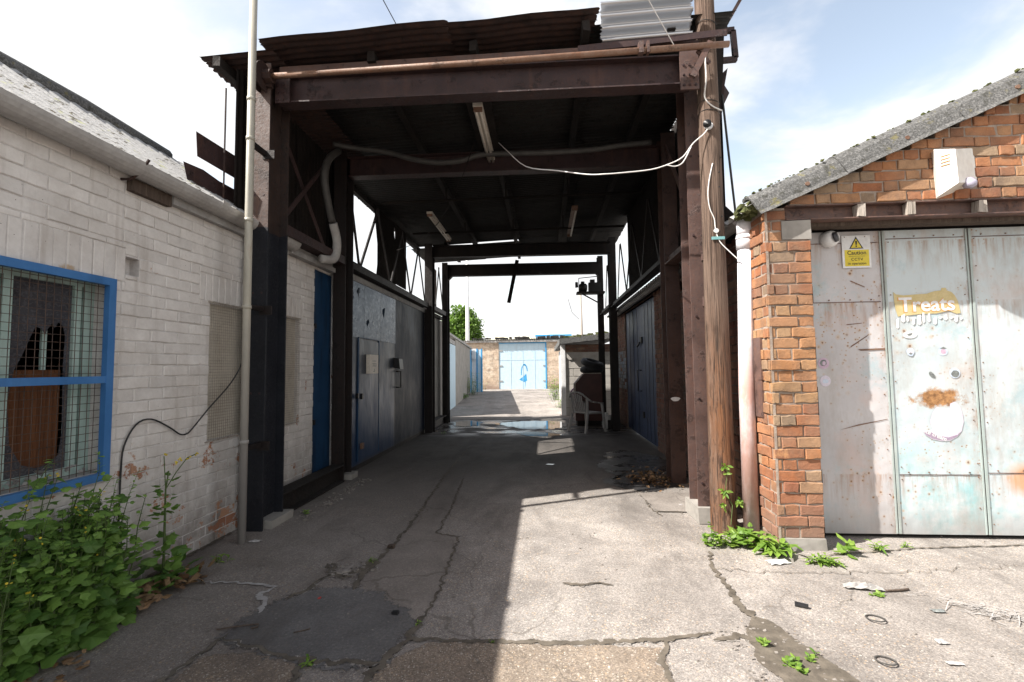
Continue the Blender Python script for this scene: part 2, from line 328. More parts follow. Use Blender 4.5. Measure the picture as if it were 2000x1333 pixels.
def mk_bigdoor():
    m = M('scorched_blue_metal_door'); x, y, z = m.xyz(); n = m.noise(2.6, 6, .68, m.vec((1, 1, .55))); f = m.noise(30, 5, .7); st = m.noise(8, 6, .68, m.vec((1, 1.6, .12)))
    c = m.ramp(n, (.3, (.016, .036, .072)), (.52, (.050, .058, .072)), (.66, (.010, .024, .056)))
    h = m.ma('ADD', z, m.ma('MULTIPLY', st, .9)); c = m.mix(m.mr(h, 1.95, 1.3), c, m.mix(n, (.010, .028, .075), (.016, .048, .115)))
    k = m.ma('MULTIPLY', m.mr(y, 7.75, 8.0), m.mr(m.ma('ADD', st, m.mr(z, 2.2, .9, -.05, .35)), .46, .60)); c = m.mix(m.ma('MULTIPLY', k, .92), c, (.008, .009, .013))
    k = m.ma('MULTIPLY', m.mr(y, 8.9, 9.6), .8); c = m.mix(k, c, (.010, .011, .016)); rt = m.mr(y, 7.8, 7.95); c = m.mix(m.ma('MULTIPLY', rt, m.mr(m.ma('ADD', n, m.mr(z, 2.6, 1.2, -.12, .2)), .40, .58)), c, m.mix(f, (.006, .010, .02), (.013, .023, .046)))
    k = m.mr(m.ma('ADD', z, m.ma('MULTIPLY', m.noise(3, 4), .15)), .2, .1); c = m.mix(k, c, (.05, .045, .04))
    return m.out(c, m.ma('ADD', m.mr(n, .3, .7, .3, .5), m.ma('MULTIPLY', rt, .14)), m.ma('MULTIPLY', m.ma('SUBTRACT', 1., rt), .15), m.bump(m.noise(2.2, 3, .5, m.vec((1, 1, .5))), .35, .08), m.ma('SUBTRACT', .38, m.ma('MULTIPLY', rt, .2)))
MAT['bigdoor'] = mk_bigdoor()
MAT['galvdoor'] = simple('dull_galvanised_panel', (.012, .030, .060), (.028, .052, .088), 3, .34, .45, .3)
def mk_leaf_door(name, base1, base2, aqua, spot):
    m = M(name); x, y, z = m.xyz(); n = m.noise(1.8, 6, .65); f = m.noise(26, 5, .7); st = m.noise(6, 5, .65, m.vec((1.6, 1, .25)))
    c = m.ramp(n, (.3, base1), (.7, base2))
    k = m.ma('MULTIPLY', m.mr(z, 1.0, .35), m.mr(m.noise(3.2, 7, .72, m.vec(off=(4, 1, 2))), .45, .62)); c = m.mix(m.ma('MULTIPLY', k, aqua), c, (.27, .50, .53))
    pk = m.mr(m.noise(2.4, 5, .6, m.vec(off=(9, 2, 3))), .56, .72); c = m.mix(m.ma('MULTIPLY', pk, .45), c, (.55, .40, .35))
    c = m.mix(m.ma('MULTIPLY', m.mr(st, .55, .75), .3), c, (.42, .36, .31))
    for sc, off, th in ((9, (0, 0, 0), .11), (17, (3, 1, 2), .14), (30, (1, 7, 2), .15)):
        d = m.vor(sc, vec=m.vec(off=off)); d = m.ma('ADD', d, m.ma('MULTIPLY', m.ma('SUBTRACT', f, .5), .25))
        dens = m.mr(m.noise(1.6, 4, .6, m.vec(off=off)), .50 + .06 - spot * .1, .70 - spot * .1)
        k = m.ma('MULTIPLY', m.mr(d, th, th - .05), dens); halo = m.ma('MULTIPLY', m.mr(d, th + .14, th), m.ma('MULTIPLY', dens, .4))
        halo = m.ma('MULTIPLY', halo, 1.6); c = m.mix(halo, c, (.50, .34, .20)); c = m.mix(k, c, (.15, .07, .035))
    for z0 in (2.41, 1.905, .505):                                      # rust running down from the seams
        k = m.ma('MULTIPLY', m.ma('MULTIPLY', m.mr(z, z0 - .26, z0 - .01), m.ma('LESS_THAN', z, z0)), m.mr(m.noise(16, 5, .7, m.vec((1.4, 1, .12), off=(z0, 0, 0))), .47, .66)); c = m.mix(m.ma('MULTIPLY', k, .8), c, (.30, .165, .09))
    for x0 in (2.805, 3.48):
        k = m.ma('MULTIPLY', m.mr(m.ma('ABSOLUTE', m.ma('SUBTRACT', x, x0)), .07, .01), m.mr(m.noise(9, 6, .72, m.vec((1, 1, .5), off=(x0, 2, 0))), .46, .62)); c = m.mix(m.ma('MULTIPLY', k, .75), c, (.28, .16, .09))
    sm = m.mr(m.noise(3.4, 7, .72, m.vec((1, 1, .35), off=(6, 6, 1))), .50, .68); c = m.mix(m.ma('MULTIPLY', sm, .5), c, (.33, .285, .245)); tq = m.mr(m.noise(2.6, 7, .72, m.vec(off=(3, 9, 9))), .56, .66); c = m.mix(m.ma('MULTIPLY', tq, .55), c, (.29, .43, .47))
    # the big rusted-through patch on the middle leaf
    dx = m.ma('SUBTRACT', x, 3.17); dz = m.ma('MULTIPLY', m.ma('SUBTRACT', z, 1.115), 2.4); rr = m.ma('SQRT', m.ma('ADD', m.ma('MULTIPLY', dx, dx), m.ma('MULTIPLY', dz, dz)))
    rr = m.ma('ADD', rr, m.ma('MULTIPLY', m.ma('SUBTRACT', m.noise(11, 6, .7), .5), .45)); c = m.mix(m.mr(rr, .22, .14), c, m.ramp(f, (.35, (.16, .075, .03)), (.6, (.42, .22, .09))))
    # orange patch low on the right leaf
    dx = m.ma('SUBTRACT', x, 3.78); dz = m.ma('SUBTRACT', z, .47); rr = m.ma('SQRT', m.ma('ADD', m.ma('MULTIPLY', dx, dx), m.ma('MULTIPLY', dz, dz)))
    c = m.mix(m.ma('MULTIPLY', m.mr(m.ma('ADD', rr, m.ma('MULTIPLY', n, .15)), .23, .14), .8), c, (.58, .27, .12))
    grime = m.ma('MULTIPLY', m.mr(m.ma('ADD', z, m.ma('MULTIPLY', st, .35)), .45, .2), .65); c = m.mix(grime, c, (.26, .235, .22))
    return m.out(c, .5, 0, m.bump(m.ma('ADD', m.noise(1.9, 3), m.ma('MULTIPLY', f, .05)), .5, .05), .45)
MAT['leaf1'] = mk_leaf_door('lilac_grey_door_paint', (.44, .425, .435), (.53, .515, .52), .1, 1.0)
MAT['leaf2'] = mk_leaf_door('pale_blue_grey_door_paint', (.46, .525, .55), (.54, .595, .61), .9, .35)
MAT['leafedge'] = mk_bluepaint('green_grey_edge_paint', (.30, .37, .355), (.42, .48, .465), (.2, .15, .11), .5, .5)
MAT['black'] = simple('black_plastic', (.012, .012, .013), (.022, .022, .024), 10, .4, 0, .05)
MAT['void'] = simple('dark_interior', (.012, .011, .010), (.025, .022, .020), 4, .95, 0, .1)
MAT['ring'] = simple('dusty_rubber', (.05, .047, .044), (.10, .095, .088), 60, .8, 0, .2)
MAT['rubber'] = simple('tyre_rubber', (.018, .018, .02), (.035, .035, .037), 20, .7, 0, .3)
MAT['wire'] = mk_rust('mesh_wire', (.05, .035, .03), (.09, .065, .055), (.14, .07, .04), .5, .7)
MAT['meshgrey'] = mk_rust('grey_mesh_wire', (.26, .24, .21), (.36, .335, .295), (.27, .21, .15), .3, .6)
MAT['blind'] = simple('cream_board_behind_mesh', (.48, .43, .36), (.60, .55, .47), 4, .8, 0, .1)
MAT['greenframe'] = mk_bluepaint('pale_green_window_paint', (.30, .42, .39), (.40, .52, .48), (.15, .14, .12), .5, .55)
MAT['pane'] = simple('grimy_window_pane', (.045, .045, .052), (.085, .085, .095), 9, .25, 0, .1)
MAT['cream'] = simple('cream_enamel', (.62, .56, .48), (.72, .67, .60), 6, .5, 0, .1)
MAT['white'] = simple('white_paint', (.70, .70, .70), (.80, .80, .80), 6, .5, 0, .05)
MAT['box'] = simple('white_enclosure', (.76, .74, .68), (.84, .82, .77), 3, .4, 0, .03)
MAT['yellow'] = simple('sign_yellow', (.66, .52, .035), (.74, .60, .06), 5, .45, 0, .03)
MAT['treat_yellow'] = simple('faded_yellow_vinyl', (.52, .42, .19), (.60, .50, .27), 12, .5, 0, .05)
MAT['orange'] = simple('orange_outline', (.62, .30, .08), (.70, .36, .10), 8, .5, 0, .02)
MAT['ink'] = simple('sign_black_ink', (.02, .02, .02), (.035, .035, .035), 8, .5, 0, .02)
MAT['greyink'] = simple('grey_smudged_ink', (.10, .11, .11), (.28, .30, .29), 60, .5, 0, .02)
MAT['lav'] = simple('pale_lavender_vinyl', (.60, .55, .64), (.70, .65, .73), 8, .45, 0, .02)
MAT['mauve'] = simple('mauve_vinyl', (.30, .23, .32), (.38, .30, .40), 12, .45, 0, .02)
MAT['stk_blue'] = simple('pale_blue_vinyl', (.48, .58, .72), (.62, .68, .78), 20, .45, 0, .02)
MAT['stk_pink'] = simple('pink_vinyl', (.50, .33, .44), (.62, .50, .60), 60, .45, 0, .02)
MAT['cyan'] = simple('cyan_tape', (.16, .38, .40), (.24, .46, .47), 20, .5, 0, .02)
MAT['cable'] = simple('white_cable', (.72, .70, .68), (.80, .79, .77), 20, .5, 0, .02)
MAT['cablek'] = simple('black_cable', (.015, .015, .016), (.03, .03, .03), 20, .5, 0, .02)
MAT['hose'] = simple('dusty_grey_hose', (.05, .047, .044), (.085, .08, .075), 8, .6, 0, .1)
MAT['maroon'] = simple('maroon_cabinet_paint', (.055, .018, .016), (.085, .028, .022), 5, .5, 0, .1)
MAT['render'] = simple('rough_cement_render', (.24, .225, .205), (.36, .34, .31), 3, .9, 0, .5)
MAT['block'] = simple('concrete_block', (.36, .335, .305), (.48, .45, .41), 5, .9, 0, .5)
MAT['tan'] = mk_red_brick('tan_brick', ((0, (.50, .40, .31)), (.5, (.58, .475, .375)), (1, (.62, .53, .43))))
MAT['glass'] = simple('lens_glass', (.35, .33, .42), (.42, .40, .5), 5, .1, 0, .0, .6)
def mk_leafm(name, a, b, tr=.35):
    m = M(name); t = m.tone(); n = m.noise(30, 3); c = m.ramp(t, (0, a), (1, b)); c = m.mix(.4, c, m.ramp(n, (.3, .6), (.7, 1.15)), 'MULTIPLY')
    m.out(c, .5, 0, None, .35); tl = m.add('ShaderNodeBsdfTranslucent'); m.st(tl, 0, m.mix(1, c, (1.3, 1.5, .6), 'MULTIPLY'))
    mx = m.add('ShaderNodeMixShader'); mx.inputs[0].default_value = tr; m.nt.links.new(m.b.outputs[0], mx.inputs[1]); m.nt.links.new(tl.outputs[0], mx.inputs[2]); m.nt.links.new(mx.outputs[0], m.o.inputs[0])
    return m.m
MAT['leaf_dark'] = mk_leafm('bush_leaf', (.065, .14, .03), (.25, .40, .095))
MAT['leaf_bright'] = mk_leafm('weed_leaf', (.10, .20, .03), (.26, .38, .07))
MAT['leaf_tree'] = mk_leafm('tree_leaf', (.06, .12, .02), (.17, .27, .06))
MAT['leaf_dead'] = mk_leafm('dead_leaf', (.13, .07, .035), (.32, .21, .12), .1)
MAT['stem'] = simple('green_stem', (.05, .085, .022), (.09, .13, .04), 10, .7, 0, .1)
MAT['flower'] = simple('yellow_petal', (.60, .45, .03), (.7, .55, .05), 10, .6, 0, .1)
MAT['bark'] = simple('bark', (.07, .055, .04), (.13, .10, .08), 10, .9, 0, .6)
MAT['paper'] = simple('dirty_paper', (.30, .285, .275), (.45, .435, .42), 14, .8, 0, .3)
MAT['stone'] = simple('stone', (.16, .14, .125), (.33, .30, .27), 14, .9, 0, .5)
MAT['red'] = simple('red_plastic', (.45, .05, .05), (.55, .08, .07), 8, .5, 0, .05)

# ------------------------------------------------------------------ ground
def erode(m, scale=30, amt=1.25, th=.5):
    """ragged crumbling edge: the sheet is broken away where tone + noise is low"""
    nt = m.node_tree; w = M.__new__(M); w.m = m; w.nt = nt
    o = [n for n in nt.nodes if n.type == 'OUTPUT_MATERIAL'][0]; src = o.inputs[0].links[0].from_socket
    w.g = w.add('ShaderNodeNewGeometry'); w.P = w.g.outputs['Position']
    f = w.ma('ADD', w.tone(), w.ma('MULTIPLY', w.ma('SUBTRACT', w.noise(scale, 6, .7), .5), amt)); f = w.mr(f, th - .04, th + .04)
    tr = w.add('ShaderNodeBsdfTransparent'); mx = w.add('ShaderNodeMixShader'); w.st(mx, 0, f); nt.links.new(tr.outputs[0], mx.inputs[1]); nt.links.new(src, mx.inputs[2]); nt.links.new(mx.outputs[0], o.inputs[0]); return m
def ERO_LIP():
    if 'lip' not in ERO_: ERO_['lip'] = erode(MAT['lip'].copy(), 16, 2.2, .78)
    return ERO_['lip']
ERO_ = {}
def ERO(k):
    if k not in ERO_: ERO_[k] = erode(MAT[k].copy())
    return ERO_[k]
def wob(pts, seg=.06, amp=.02, closed=True):
    out = []; n = len(pts)
    for k in range(n if closed else n - 1):
        a = Vector((*pts[k], 0)); b = Vector((*pts[(k + 1) % n], 0)); L = (b - a).length; m = max(1, int(L / seg))
        d = (b - a).normalized() if L > 0 else Vector((1, 0, 0)); p = Vector((-d.y, d.x, 0))
        for q in range(m):
            o = rnd.uniform(-amp, amp) * (0 if q == 0 else 1); out.append(a + (b - a) * q / m + p * o)
    if not closed: out.append(Vector((*pts[-1], 0)))
    return out
def sheet(name, pts, z, mat, amp=.02, seg=.06, soft=.045):
    mb = MB(); o = wob(pts, seg, amp); n = len(o); c = mb.vert((sum(p.x for p in o) / n, sum(p.y for p in o) / n, z), 1.); ra = []; rb = []
    for k, p in enumerate(o):
        d = (o[(k + 2) % n] - o[k - 2]).normalized(); q = Vector((d.y, -d.x, 0)); ra.append(mb.vert((p.x, p.y, z), .75)); rb.append(mb.vert((p.x + q.x * soft, p.y + q.y * soft, z), 0.))
    ar = sum(o[k].x * o[(k + 1) % n].y - o[(k + 1) % n].x * o[k].y for k in range(n))
    if ar < 0:
        for k, p in enumerate(o): v = Vector(mb.v[rb[k]]); mb.v[rb[k]] = (2 * p.x - v.x, 2 * p.y - v.y, z)
    for k in range(n): mb.face((c, ra[k], ra[(k + 1) % n])); mb.face((ra[k], rb[k], rb[(k + 1) % n], ra[(k + 1) % n]))
    return tag(mb.build(name, mat), kind='structure')
ZC = 0.
def crack(pts, w0, w1, z=.006, mat='dirt', amp=.018, seg=.03, name='ground_crack'):
    c = wob(pts, seg, amp, False); mb = MB(); n = len(c); L = []; Rr = []; Cc = []
    for k, p in enumerate(c):
        d = (c[min(k + 1, n - 1)] - c[max(k - 1, 0)]).normalized(); q = Vector((-d.y, d.x, 0)); w = (w0 + (w1 - w0) * k / (n - 1)) * rnd.uniform(.6, 1.3)
        if k in (0, n - 1): w *= .3
        L.append(mb.vert((p.x + q.x * w, p.y + q.y * w, z), 0.)); Rr.append(mb.vert((p.x - q.x * w, p.y - q.y * w, z), 0.)); Cc.append(mb.vert((p.x, p.y, z), 1.))
    for k in range(n - 1): mb.face((L[k], Cc[k], Cc[k + 1], L[k + 1])); mb.face((Cc[k], Rr[k], Rr[k + 1], Cc[k + 1]))
    global ZC
    ZC += .00011; mb.v = [(x, y, zz + ZC) for x, y, zz in mb.v]
    if mat == 'dirt' and w0 + w1 > .04 and max(p[1] for p in pts) < 3.4:
        lp = MB(); lp.f = list(mb.f); lp.mi = list(mb.mi); lp.t = list(mb.t)
        for i, p in enumerate(mb.v):
            q = Vector(mb.v[i - i % 3 + 2]); v = Vector(p); v = q + (v - q) * 1.9; lp.v.append((v.x, v.y, z - .0015 + ZC * .3))
        tag(lp.build('crack_lip', ERO_LIP()), kind='structure')
    return tag(mb.build(name, ERO(mat)), kind='structure')
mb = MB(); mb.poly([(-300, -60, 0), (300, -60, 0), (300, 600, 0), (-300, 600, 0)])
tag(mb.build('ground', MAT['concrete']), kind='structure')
ASPH = [(-1.7, 2.38), (-1.66, 2.58), (-1.61, 2.72), (-1.5, 2.85), (-1.39, 2.88), (-1.23, 2.89), (-1.04, 2.84), (-.91, 2.69), (-.78, 2.56), (-.75, 2.52), (-.79, 2.38), (-.79, 2.23), (-.91, 2.2), (-1.06, 2.2), (-1.2, 2.22), (-1.41, 2.28)]
sheet('asphalt_patch', ASPH, .004, ERO('asphalt'), .03, soft=.13)
mb = MB(); SA = [(-1.31, 6.0), (-1.24, 4.65), (-1.22, 3.7), (-1.23, 3.0), (-1.03, 2.82), (-.9, 2.66), (-.79, 2.58)]; SB = [(-1.05, 5.9), (-.95, 4.6), (-.93, 3.92), (-.72, 3.8), (-.69, 3.1), (-.69, 2.7), (-.71, 2.6)]
SA = [(-2.7, 22), (-2.0, 15), (-1.55, 10.4)] + SA; SB = [(-2.3, 22), (-1.7, 15), (-1.34, 10.4)] + SB
ia = [mb.vert((x, y, .003), 1) for x, y in SA]; ib = [mb.vert((x, y, .003), 1) for x, y in SB]
for k in range(len(ia) - 1): mb.face((ia[k], ib[k], ib[k + 1], ia[k + 1]))
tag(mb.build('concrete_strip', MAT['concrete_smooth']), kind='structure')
sheet('brown_slab', [(-1.68, 2.2), (-1.42, 2.25), (-1.2, 2.2), (-1.14, 1.2), (-1.75, 1.2)], .0035, ERO('slab'), .012)
sheet('brown_slab', [(-.78, 2.2), (-.6, 2.36), (-.2, 2.385), (.2, 2.385), (.55, 2.38), (.52, 2.1), (.5, 1.2), (-.85, 1.2)], .0035, ERO('slab'), .012)
sheet('kerb_slab', [(1.02, 5.17), (1.86, 5.2), (1.86, 4.5), (1.07, 4.55)], .012, MAT['concrete_smooth'], .008, soft=.004)
sheet('oil_stain', [(.76, 5.65), (.95, 6.1), (.8, 6.6), (1.1, 7.6), (1.4, 7.7), (1.7, 7.2), (1.8, 6.2), (1.5, 5.5), (1.1, 5.3)], .005, ERO('oil'), .06, .1, .2)
sheet('earth_patch', [(1.05, 2.56), (1.14, 2.70), (1.2, 2.66), (1.26, 2.45), (1.35, 2.2), (1.45, 1.9), (1.12, 1.9), (1.0, 2.3)], .005, ERO('dirt'), .012, .05, .03)
crack([(1.08, 2.50), (.98, 2.52), (.9, 2.485), (.84, 2.47)], .07, .03, z=.0056)
crack([(-1.34, 8.3), (-1.31, 6), (-1.24, 4.65), (-1.21, 3.67), (-1.24, 3.35)], .012, .03)
crack([(-1.24, 3.35), (-1.25, 3.0), (-1.23, 2.89)], .06, .035)
crack([(-1.04, 5.83), (-.94, 4.49), (-.93, 3.9), (-.72, 3.83), (-.71, 3.46), (-.69, 3.17), (-.68, 2.82), (-.69, 2.62)], .01, .02)
crack([(-.69, 2.65), (-.71, 2.5), (-.74, 2.36), (-.79, 2.22), (-.83, 2.05)], .03, .05)
crack([(-.73, 2.4), (-.45, 2.395), (-.18, 2.4), (.2, 2.41), (.6, 2.46), (.86, 2.53)], .03, .035, amp=.01)
crack([(1.22, 3.6), (1.14, 3.32), (1.13, 3.03), (1.12, 2.81), (1.14, 2.68)], .02, .055)
crack([(.6, 2.46), (.54, 2.3), (.54, 2.1), (.5, 1.7)], .03, .04)
crack([(-1.55, 3.28), (-1.44, 3.1), (-1.36, 3.06), (-1.31, 3.18), (-1.26, 3.33)], .025, .06)
crack([(-1.58, 3.27), (-1.48, 3.12), (-1.52, 2.9), (-1.6, 2.76)], .02, .03)
crack([(-1.7, 2.4), (-1.71, 2.25), (-1.76, 2.0), (-1.7, 1.6)], .02, .03)
crack([(-1.19, 2.23), (-1.15, 2.06), (-1.12, 1.8)], .03, .02)
crack([(-1.7, 2.36), (-1.42, 2.27), (-1.2, 2.21), (-1.0, 2.19), (-.8, 2.2)], .02, .03)
crack([(-1.81, 2.8), (-1.75, 2.92), (-2.05, 2.97), (-2.33, 2.95)], .03, .012, mat='paper', z=.005)
crack([(-1.66, 2.6), (-1.7, 2.72), (-1.78, 2.82)], .03, .05, mat='paper', z=.005)
crack([(.1, 3.05), (.22, 3.02), (.34, 3.06), (.42, 3.03)], .03, .02, amp=.01)
crack([(1.04, 4.55), (1.35, 4.52), (1.85, 4.52)], .015, .02)
crack([(1.03, 5.2), (1.03, 4.6), (1.07, 4.4)], .012, .012)
crack([(1.15, 3.3), (1.6, 3.25), (2.4, 3.3), (3.6, 3.5)], .006, .004, amp=.03)
crack([(2.0, 3.55), (2.8, 3.72), (4.1, 3.86)], .012, .02, amp=.008)
crack([(-2.72, 3.0), (-2.72, 3.85)], .05, .04, mat='dirt')
crack([(-2.3, 6.3), (-1.3, 6.25), (.5, 6.3), (1.5, 6.2)], .005, .008)
crack([(-2.3, 12.4), (-.5, 12.45), (1.3, 12.3)], .05, .06)
for pts in ([(-2.32, 11.7), (-2.0, 12.1), (-1.66, 11.8), (-1.6, 11.1), (-1.9, 10.95), (-2.15, 11.1)], [(-1.2, 11.5), (-.6, 11.9), (.3, 12.0), (.6, 11.2), (.15, 10.4), (-.5, 10.5), (-.9, 11.0)],
            [(-.58, 9.75), (-.2, 9.95), (.3, 9.6), (.05, 9.15), (-.3, 9.4)], [(0, 6.66), (.04, 6.71), (.14, 6.69), (.1, 6.62)]):
    sheet('puddle', pts, .006, ERO('water'), .06, .09, .12)

# ------------------------------------------------------------------ brickwork
def bricks(mb, O, U, V, N, u1, H, ch, bl, holes=(), bond=2, joint=.010, depth=.012, wall=.2, tones=None, top=None, u0=0., v0=0., jit=.0015, zone=None, start=0):
    """real bricks over mortar; holes = (u0,u1,v0,v1); material 0 brick, 1 mortar; zone(u,v)-> brick material"""
    O = Vector(O); U = Vector(U); V = Vector(V); N = Vector(N)
    P = lambda u, v, d: O + U * u + V * v + N * d
    cuts = sorted({v0, H, *[h[2] for h in holes], *[h[3] for h in holes], *([v0 + ch * k for k in range(int((H - v0) / ch) + 1)] if top else [])}); cuts = [c for c in cuts if v0 <= c <= H]
    def spans(v):
        iv = [(u0, u1)]
        if top: iv = [(max(u0, top(v)[0]), min(u1, top(v)[1]))]
        for a, b, c, d in holes:
            if c < v < d:
                nv = []
                for s, e in iv:
                    if b <= s or a >= e: nv.append((s, e)); continue
                    if a > s: nv.append((s, a))
                    if b < e: nv.append((b, e))
                iv = nv
        return [i for i in iv if i[1] - i[0] > .005]
    for a, b in zip(cuts[:-1], cuts[1:]):
        for s, e in spans((a + b) / 2):
            i = [mb.vert(P(u, v, d), .5) for d in (0, -wall) for v in (a, b) for u in (s, e)]
            for f in ((0, 1, 3, 2), (4, 6, 7, 5), (0, 4, 5, 1), (2, 3, 7, 6), (0, 2, 6, 4), (1, 5, 7, 3)): mb.face([i[k] for k in f], 1)
    nrow = int(math.ceil((H - v0) / ch)); jj = joint / 2
    for r in range(nrow):
        va = v0 + r * ch; vb = min(va + ch, H)
        act = [h for h in holes if h[2] < vb - .003 and h[3] > va + .003]
        iv0 = [(u0, u1)] if not top else [(max(u0, top((va + vb) / 2)[0]), min(u1, top((va + vb) / 2)[1]))]
        if bond == 2: off = (r % 2) * bl / 2; ln = [bl]
        elif bond == 9: ln = [bl]; off = 0
        else: ln = [bl, bl / 2] if r % 2 else [bl / 2, bl]; off = (r % 2) * bl * .25
        u = u0 - bl * 2 - off + start; k = 0; edges = set()
        while u < u1 + bl: edges.add(u); u += ln[k % len(ln)]; k += 1
        for h in act: edges |= {h[0], h[1]}
        s_, e_ = iv0[0]; edges = [s_] + sorted(x for x in edges if s_ + .02 < x < e_ - .02) + [e_]; hs = {h[0] for h in act} | {h[1] for h in act} | {s_, e_}
        for ua, ub in zip(edges[:-1], edges[1:]):
            if ub - ua < .022: continue
            a, b = va, vb; um = (ua + ub) / 2; cut_ = False
            for h in act:
                if h[0] < um < h[1]:
                    if h[2] <= a + .02 and h[3] >= b - .02: cut_ = True
                    elif h[2] <= a + .001: a = h[3]
                    else: b = h[2]
            if cut_ or b - a < .02: continue
            t = rnd.random() if tones is None else tones(rnd, um, (a + b) / 2)
            mi = zone(um, (a + b) / 2) if zone else 0
            if mi is None: continue
            q = lambda: rnd.uniform(-jit, jit)
            ja = 0 if ua in hs else jj; jb = 0 if ub in hs else jj
            dd = depth + q() * 2; ins = .0045; ring = []
            if jit > .0025 and rnd.random() < .09: dd *= .35; t = rnd.random()
            nb = 3 if jit > .002 else 1                                # ragged arrises on the near bricks
            ou = [(ua + ja + (ub - ua - ja - jb) * i / nb, a + jj) for i in range(nb)] + [(ub - jb, a + jj)] + [(ub - jb - (ub - ua - ja - jb) * i / nb, b - jj) for i in range(nb)] + [(ua + ja, b - jj)]
            wv = [(q() * 1.3, q() * 1.3) for _ in ou]; mu = (ua + ub) / 2; mv = (a + b) / 2
            for d, g in ((0, 0), (dd - .004, 0), (dd, ins)):
                ring.append([mb.vert(P(uu + (wu if ja and jb else 0) - g * (1 if uu > mu else -1), vv + wz - g * (1 if vv > mv else -1), d), t) for (uu, vv), (wu, wz) in zip(ou, wv)])
            n_ = len(ou)
            for g in range(2):
                for c in range(n_): mb.face((ring[g][c], ring[g][(c + 1) % n_], ring[g + 1][(c + 1) % n_], ring[g + 1][c]), mi)
            mb.face(ring[2], mi)

# ------------------------------------------------------------------ left: white brick building
XL = -2.74
LB = thing('brick_building', 'long white painted brick building with broken barred window and grey lichened roof', 'building', (XL, 1.5, 0))
W = [(1.15, 2.68, .76, 1.98), (3.55, 4.08, .84, 1.96), (4.38, 4.9, .83, 1.965)]       # y0 y1 z0 z1
D = (5.25, 5.72, .0, 2.62)
HO = (2.69, 2.885, 2.045, 2.165)
SOLD = [(1.0, 2.78, 1.995, 2.215), (3.43, 4.16, 1.98, 2.2), (4.28, 5.0, 1.985, 2.205)]
mb = MB()
y_0 = .9
holes = [(a - y_0, b - y_0, c, d) for a, b, c, d in W + [D]]
bricks(mb, (XL, y_0, 0), (0, 1, 0), (0, 0, 1), (1, 0, 0), 5.85 - y_0, 2.72, .0805, .232, holes + [(HO[0] - y_0, HO[1] - y_0, HO[2], HO[3])] + [(a - y_0, b - y_0, c, d) for a, b, c, d in SOLD], wall=.001, depth=.006, joint=.0065, jit=.0021)
# lintel courses of upright bricks
for a, b, c, d in SOLD:
    bricks(mb, (XL, b, c), (0, 0, 1), (0, -1, 0), (1, 0, 0), d - c, b - a, .074, d - c, wall=.001, depth=.006, joint=.0065, bond=9)
mb.build('wall', [MAT['wbrick'], MAT['wmortar']], LB)
mb = MB()
def slabwall(y0, y1, z0, z1): mb.box(XL - .25, XL - .001, y0, y1, z0, z1)
zc = [0, .76, .83, .84, 1.96, 1.965, 1.98, 2.045, 2.165, 2.62, 2.72]
for a, b in zip(zc[:-1], zc[1:]):
    v = (a + b) / 2; iv = [(-4, 5.85)]
    for h in W + [D, HO]:
        if h[2] < v < h[3]:
            nv = []
            for s, e in iv:
                if h[1] <= s or h[0] >= e: nv.append((s, e)); continue
                if h[0] > s: nv.append((s, h[0]))
                if h[1] < e: nv.append((h[1], e))
            iv = nv
    for s, e in iv: slabwall(s, e, a, b)
mb.build('wall_core', MAT['wmortar'], LB)
mb = MB(); mb.box(XL - .25, XL - .07, HO[0], HO[1], HO[2], HO[3]); mb.build('recess', MAT['wmortar'], LB)
mb = MB()                                                              # dark room behind the broken window
mb.box(XL - 3.2, XL - 3.15, -4, 5.8, 0, 2.7); mb.box(XL - 3.15, XL - .26, -4, 5.8, .01, .05); mb.box(XL - 3.15, XL - .26, -4, 5.8, 2.66, 2.7); mb.box(XL - 3.15, XL - .26, 5.75, 5.8, .05, 2.66); mb.box(XL - 3.15, XL - .26, -4, -3.95, .05, 2.66)
mb.build('interior', MAT['void'], LB)
# roof
def corr(mb, O, U, L, V, Wd, N, pitch=.076, amp=.009, holes=(), ns=4, n=6, sag=0., bend=None, ragged=0.):
    """corrugated sheet: ridges run along U (length L), waves across V (width Wd)"""
    O = Vector(O); U = Vector(U).normalized(); V = Vector(V).normalized(); N = Vector(N).normalized()
    m = int(Wd / pitch * n); g = []
    for k in range(m + 1):
        v = Wd * k / m; row = []
        for q in range(ns + 1):
            u = L * q / ns; e = 0
            if q in (0, ns) and ragged: e = rnd.uniform(-ragged, ragged) * (1 if q else -1)
            d = amp * math.sin(2 * math.pi * v / pitch) + sag * math.sin(math.pi * u / L) + (bend(u, v) if bend else 0)
            row.append(mb.vert(O + U * (u + e) + V * v + N * d))
        g.append(row)
    for k in range(m):
        for q in range(ns):
            c = (L * (q + .5) / ns, Wd * (k + .5) / m)
            if any((c[0] - h[0]) ** 2 + (c[1] - h[1]) ** 2 < h[2] ** 2 for h in holes): continue
            mb.face((g[k][q], g[k][q + 1], g[k + 1][q + 1], g[k + 1][q]))
sl = Vector((-1.3, 0, .895)).normalized(); nn = Vector((.895, 0, 1.3)).normalized()
mb = MB(); corr(mb, (XL + .05, -4, 2.82), sl, 1.575, (0, 1, 0), 8.75, nn, .146, .014, ns=3, sag=-.01)
mb.build('roof', MAT['lroof'], LB, True)
mb = MB(); mb.box(-5.2, -4.02, -4, 4.75, 2.9, 3.55); mb.box(-4.0, XL - .02, -4, 4.75, 2.72, 2.80); mb.build('roof_core', MAT['void'], LB)
mb = MB()
pts = [Vector((-4.02, -4, 3.715))] + [Vector((-4.02, y, 3.715 + .018 * math.sin(y * 2.1) - .012 * (y > 3.6))) for y in [k * .45 - 3.6 for k in range(19)]]
mb.tube(pts, .085, 10); mb.build('ridge', MAT['asbestos'], LB, True)
mb = MB()                                                              # half-round gutter
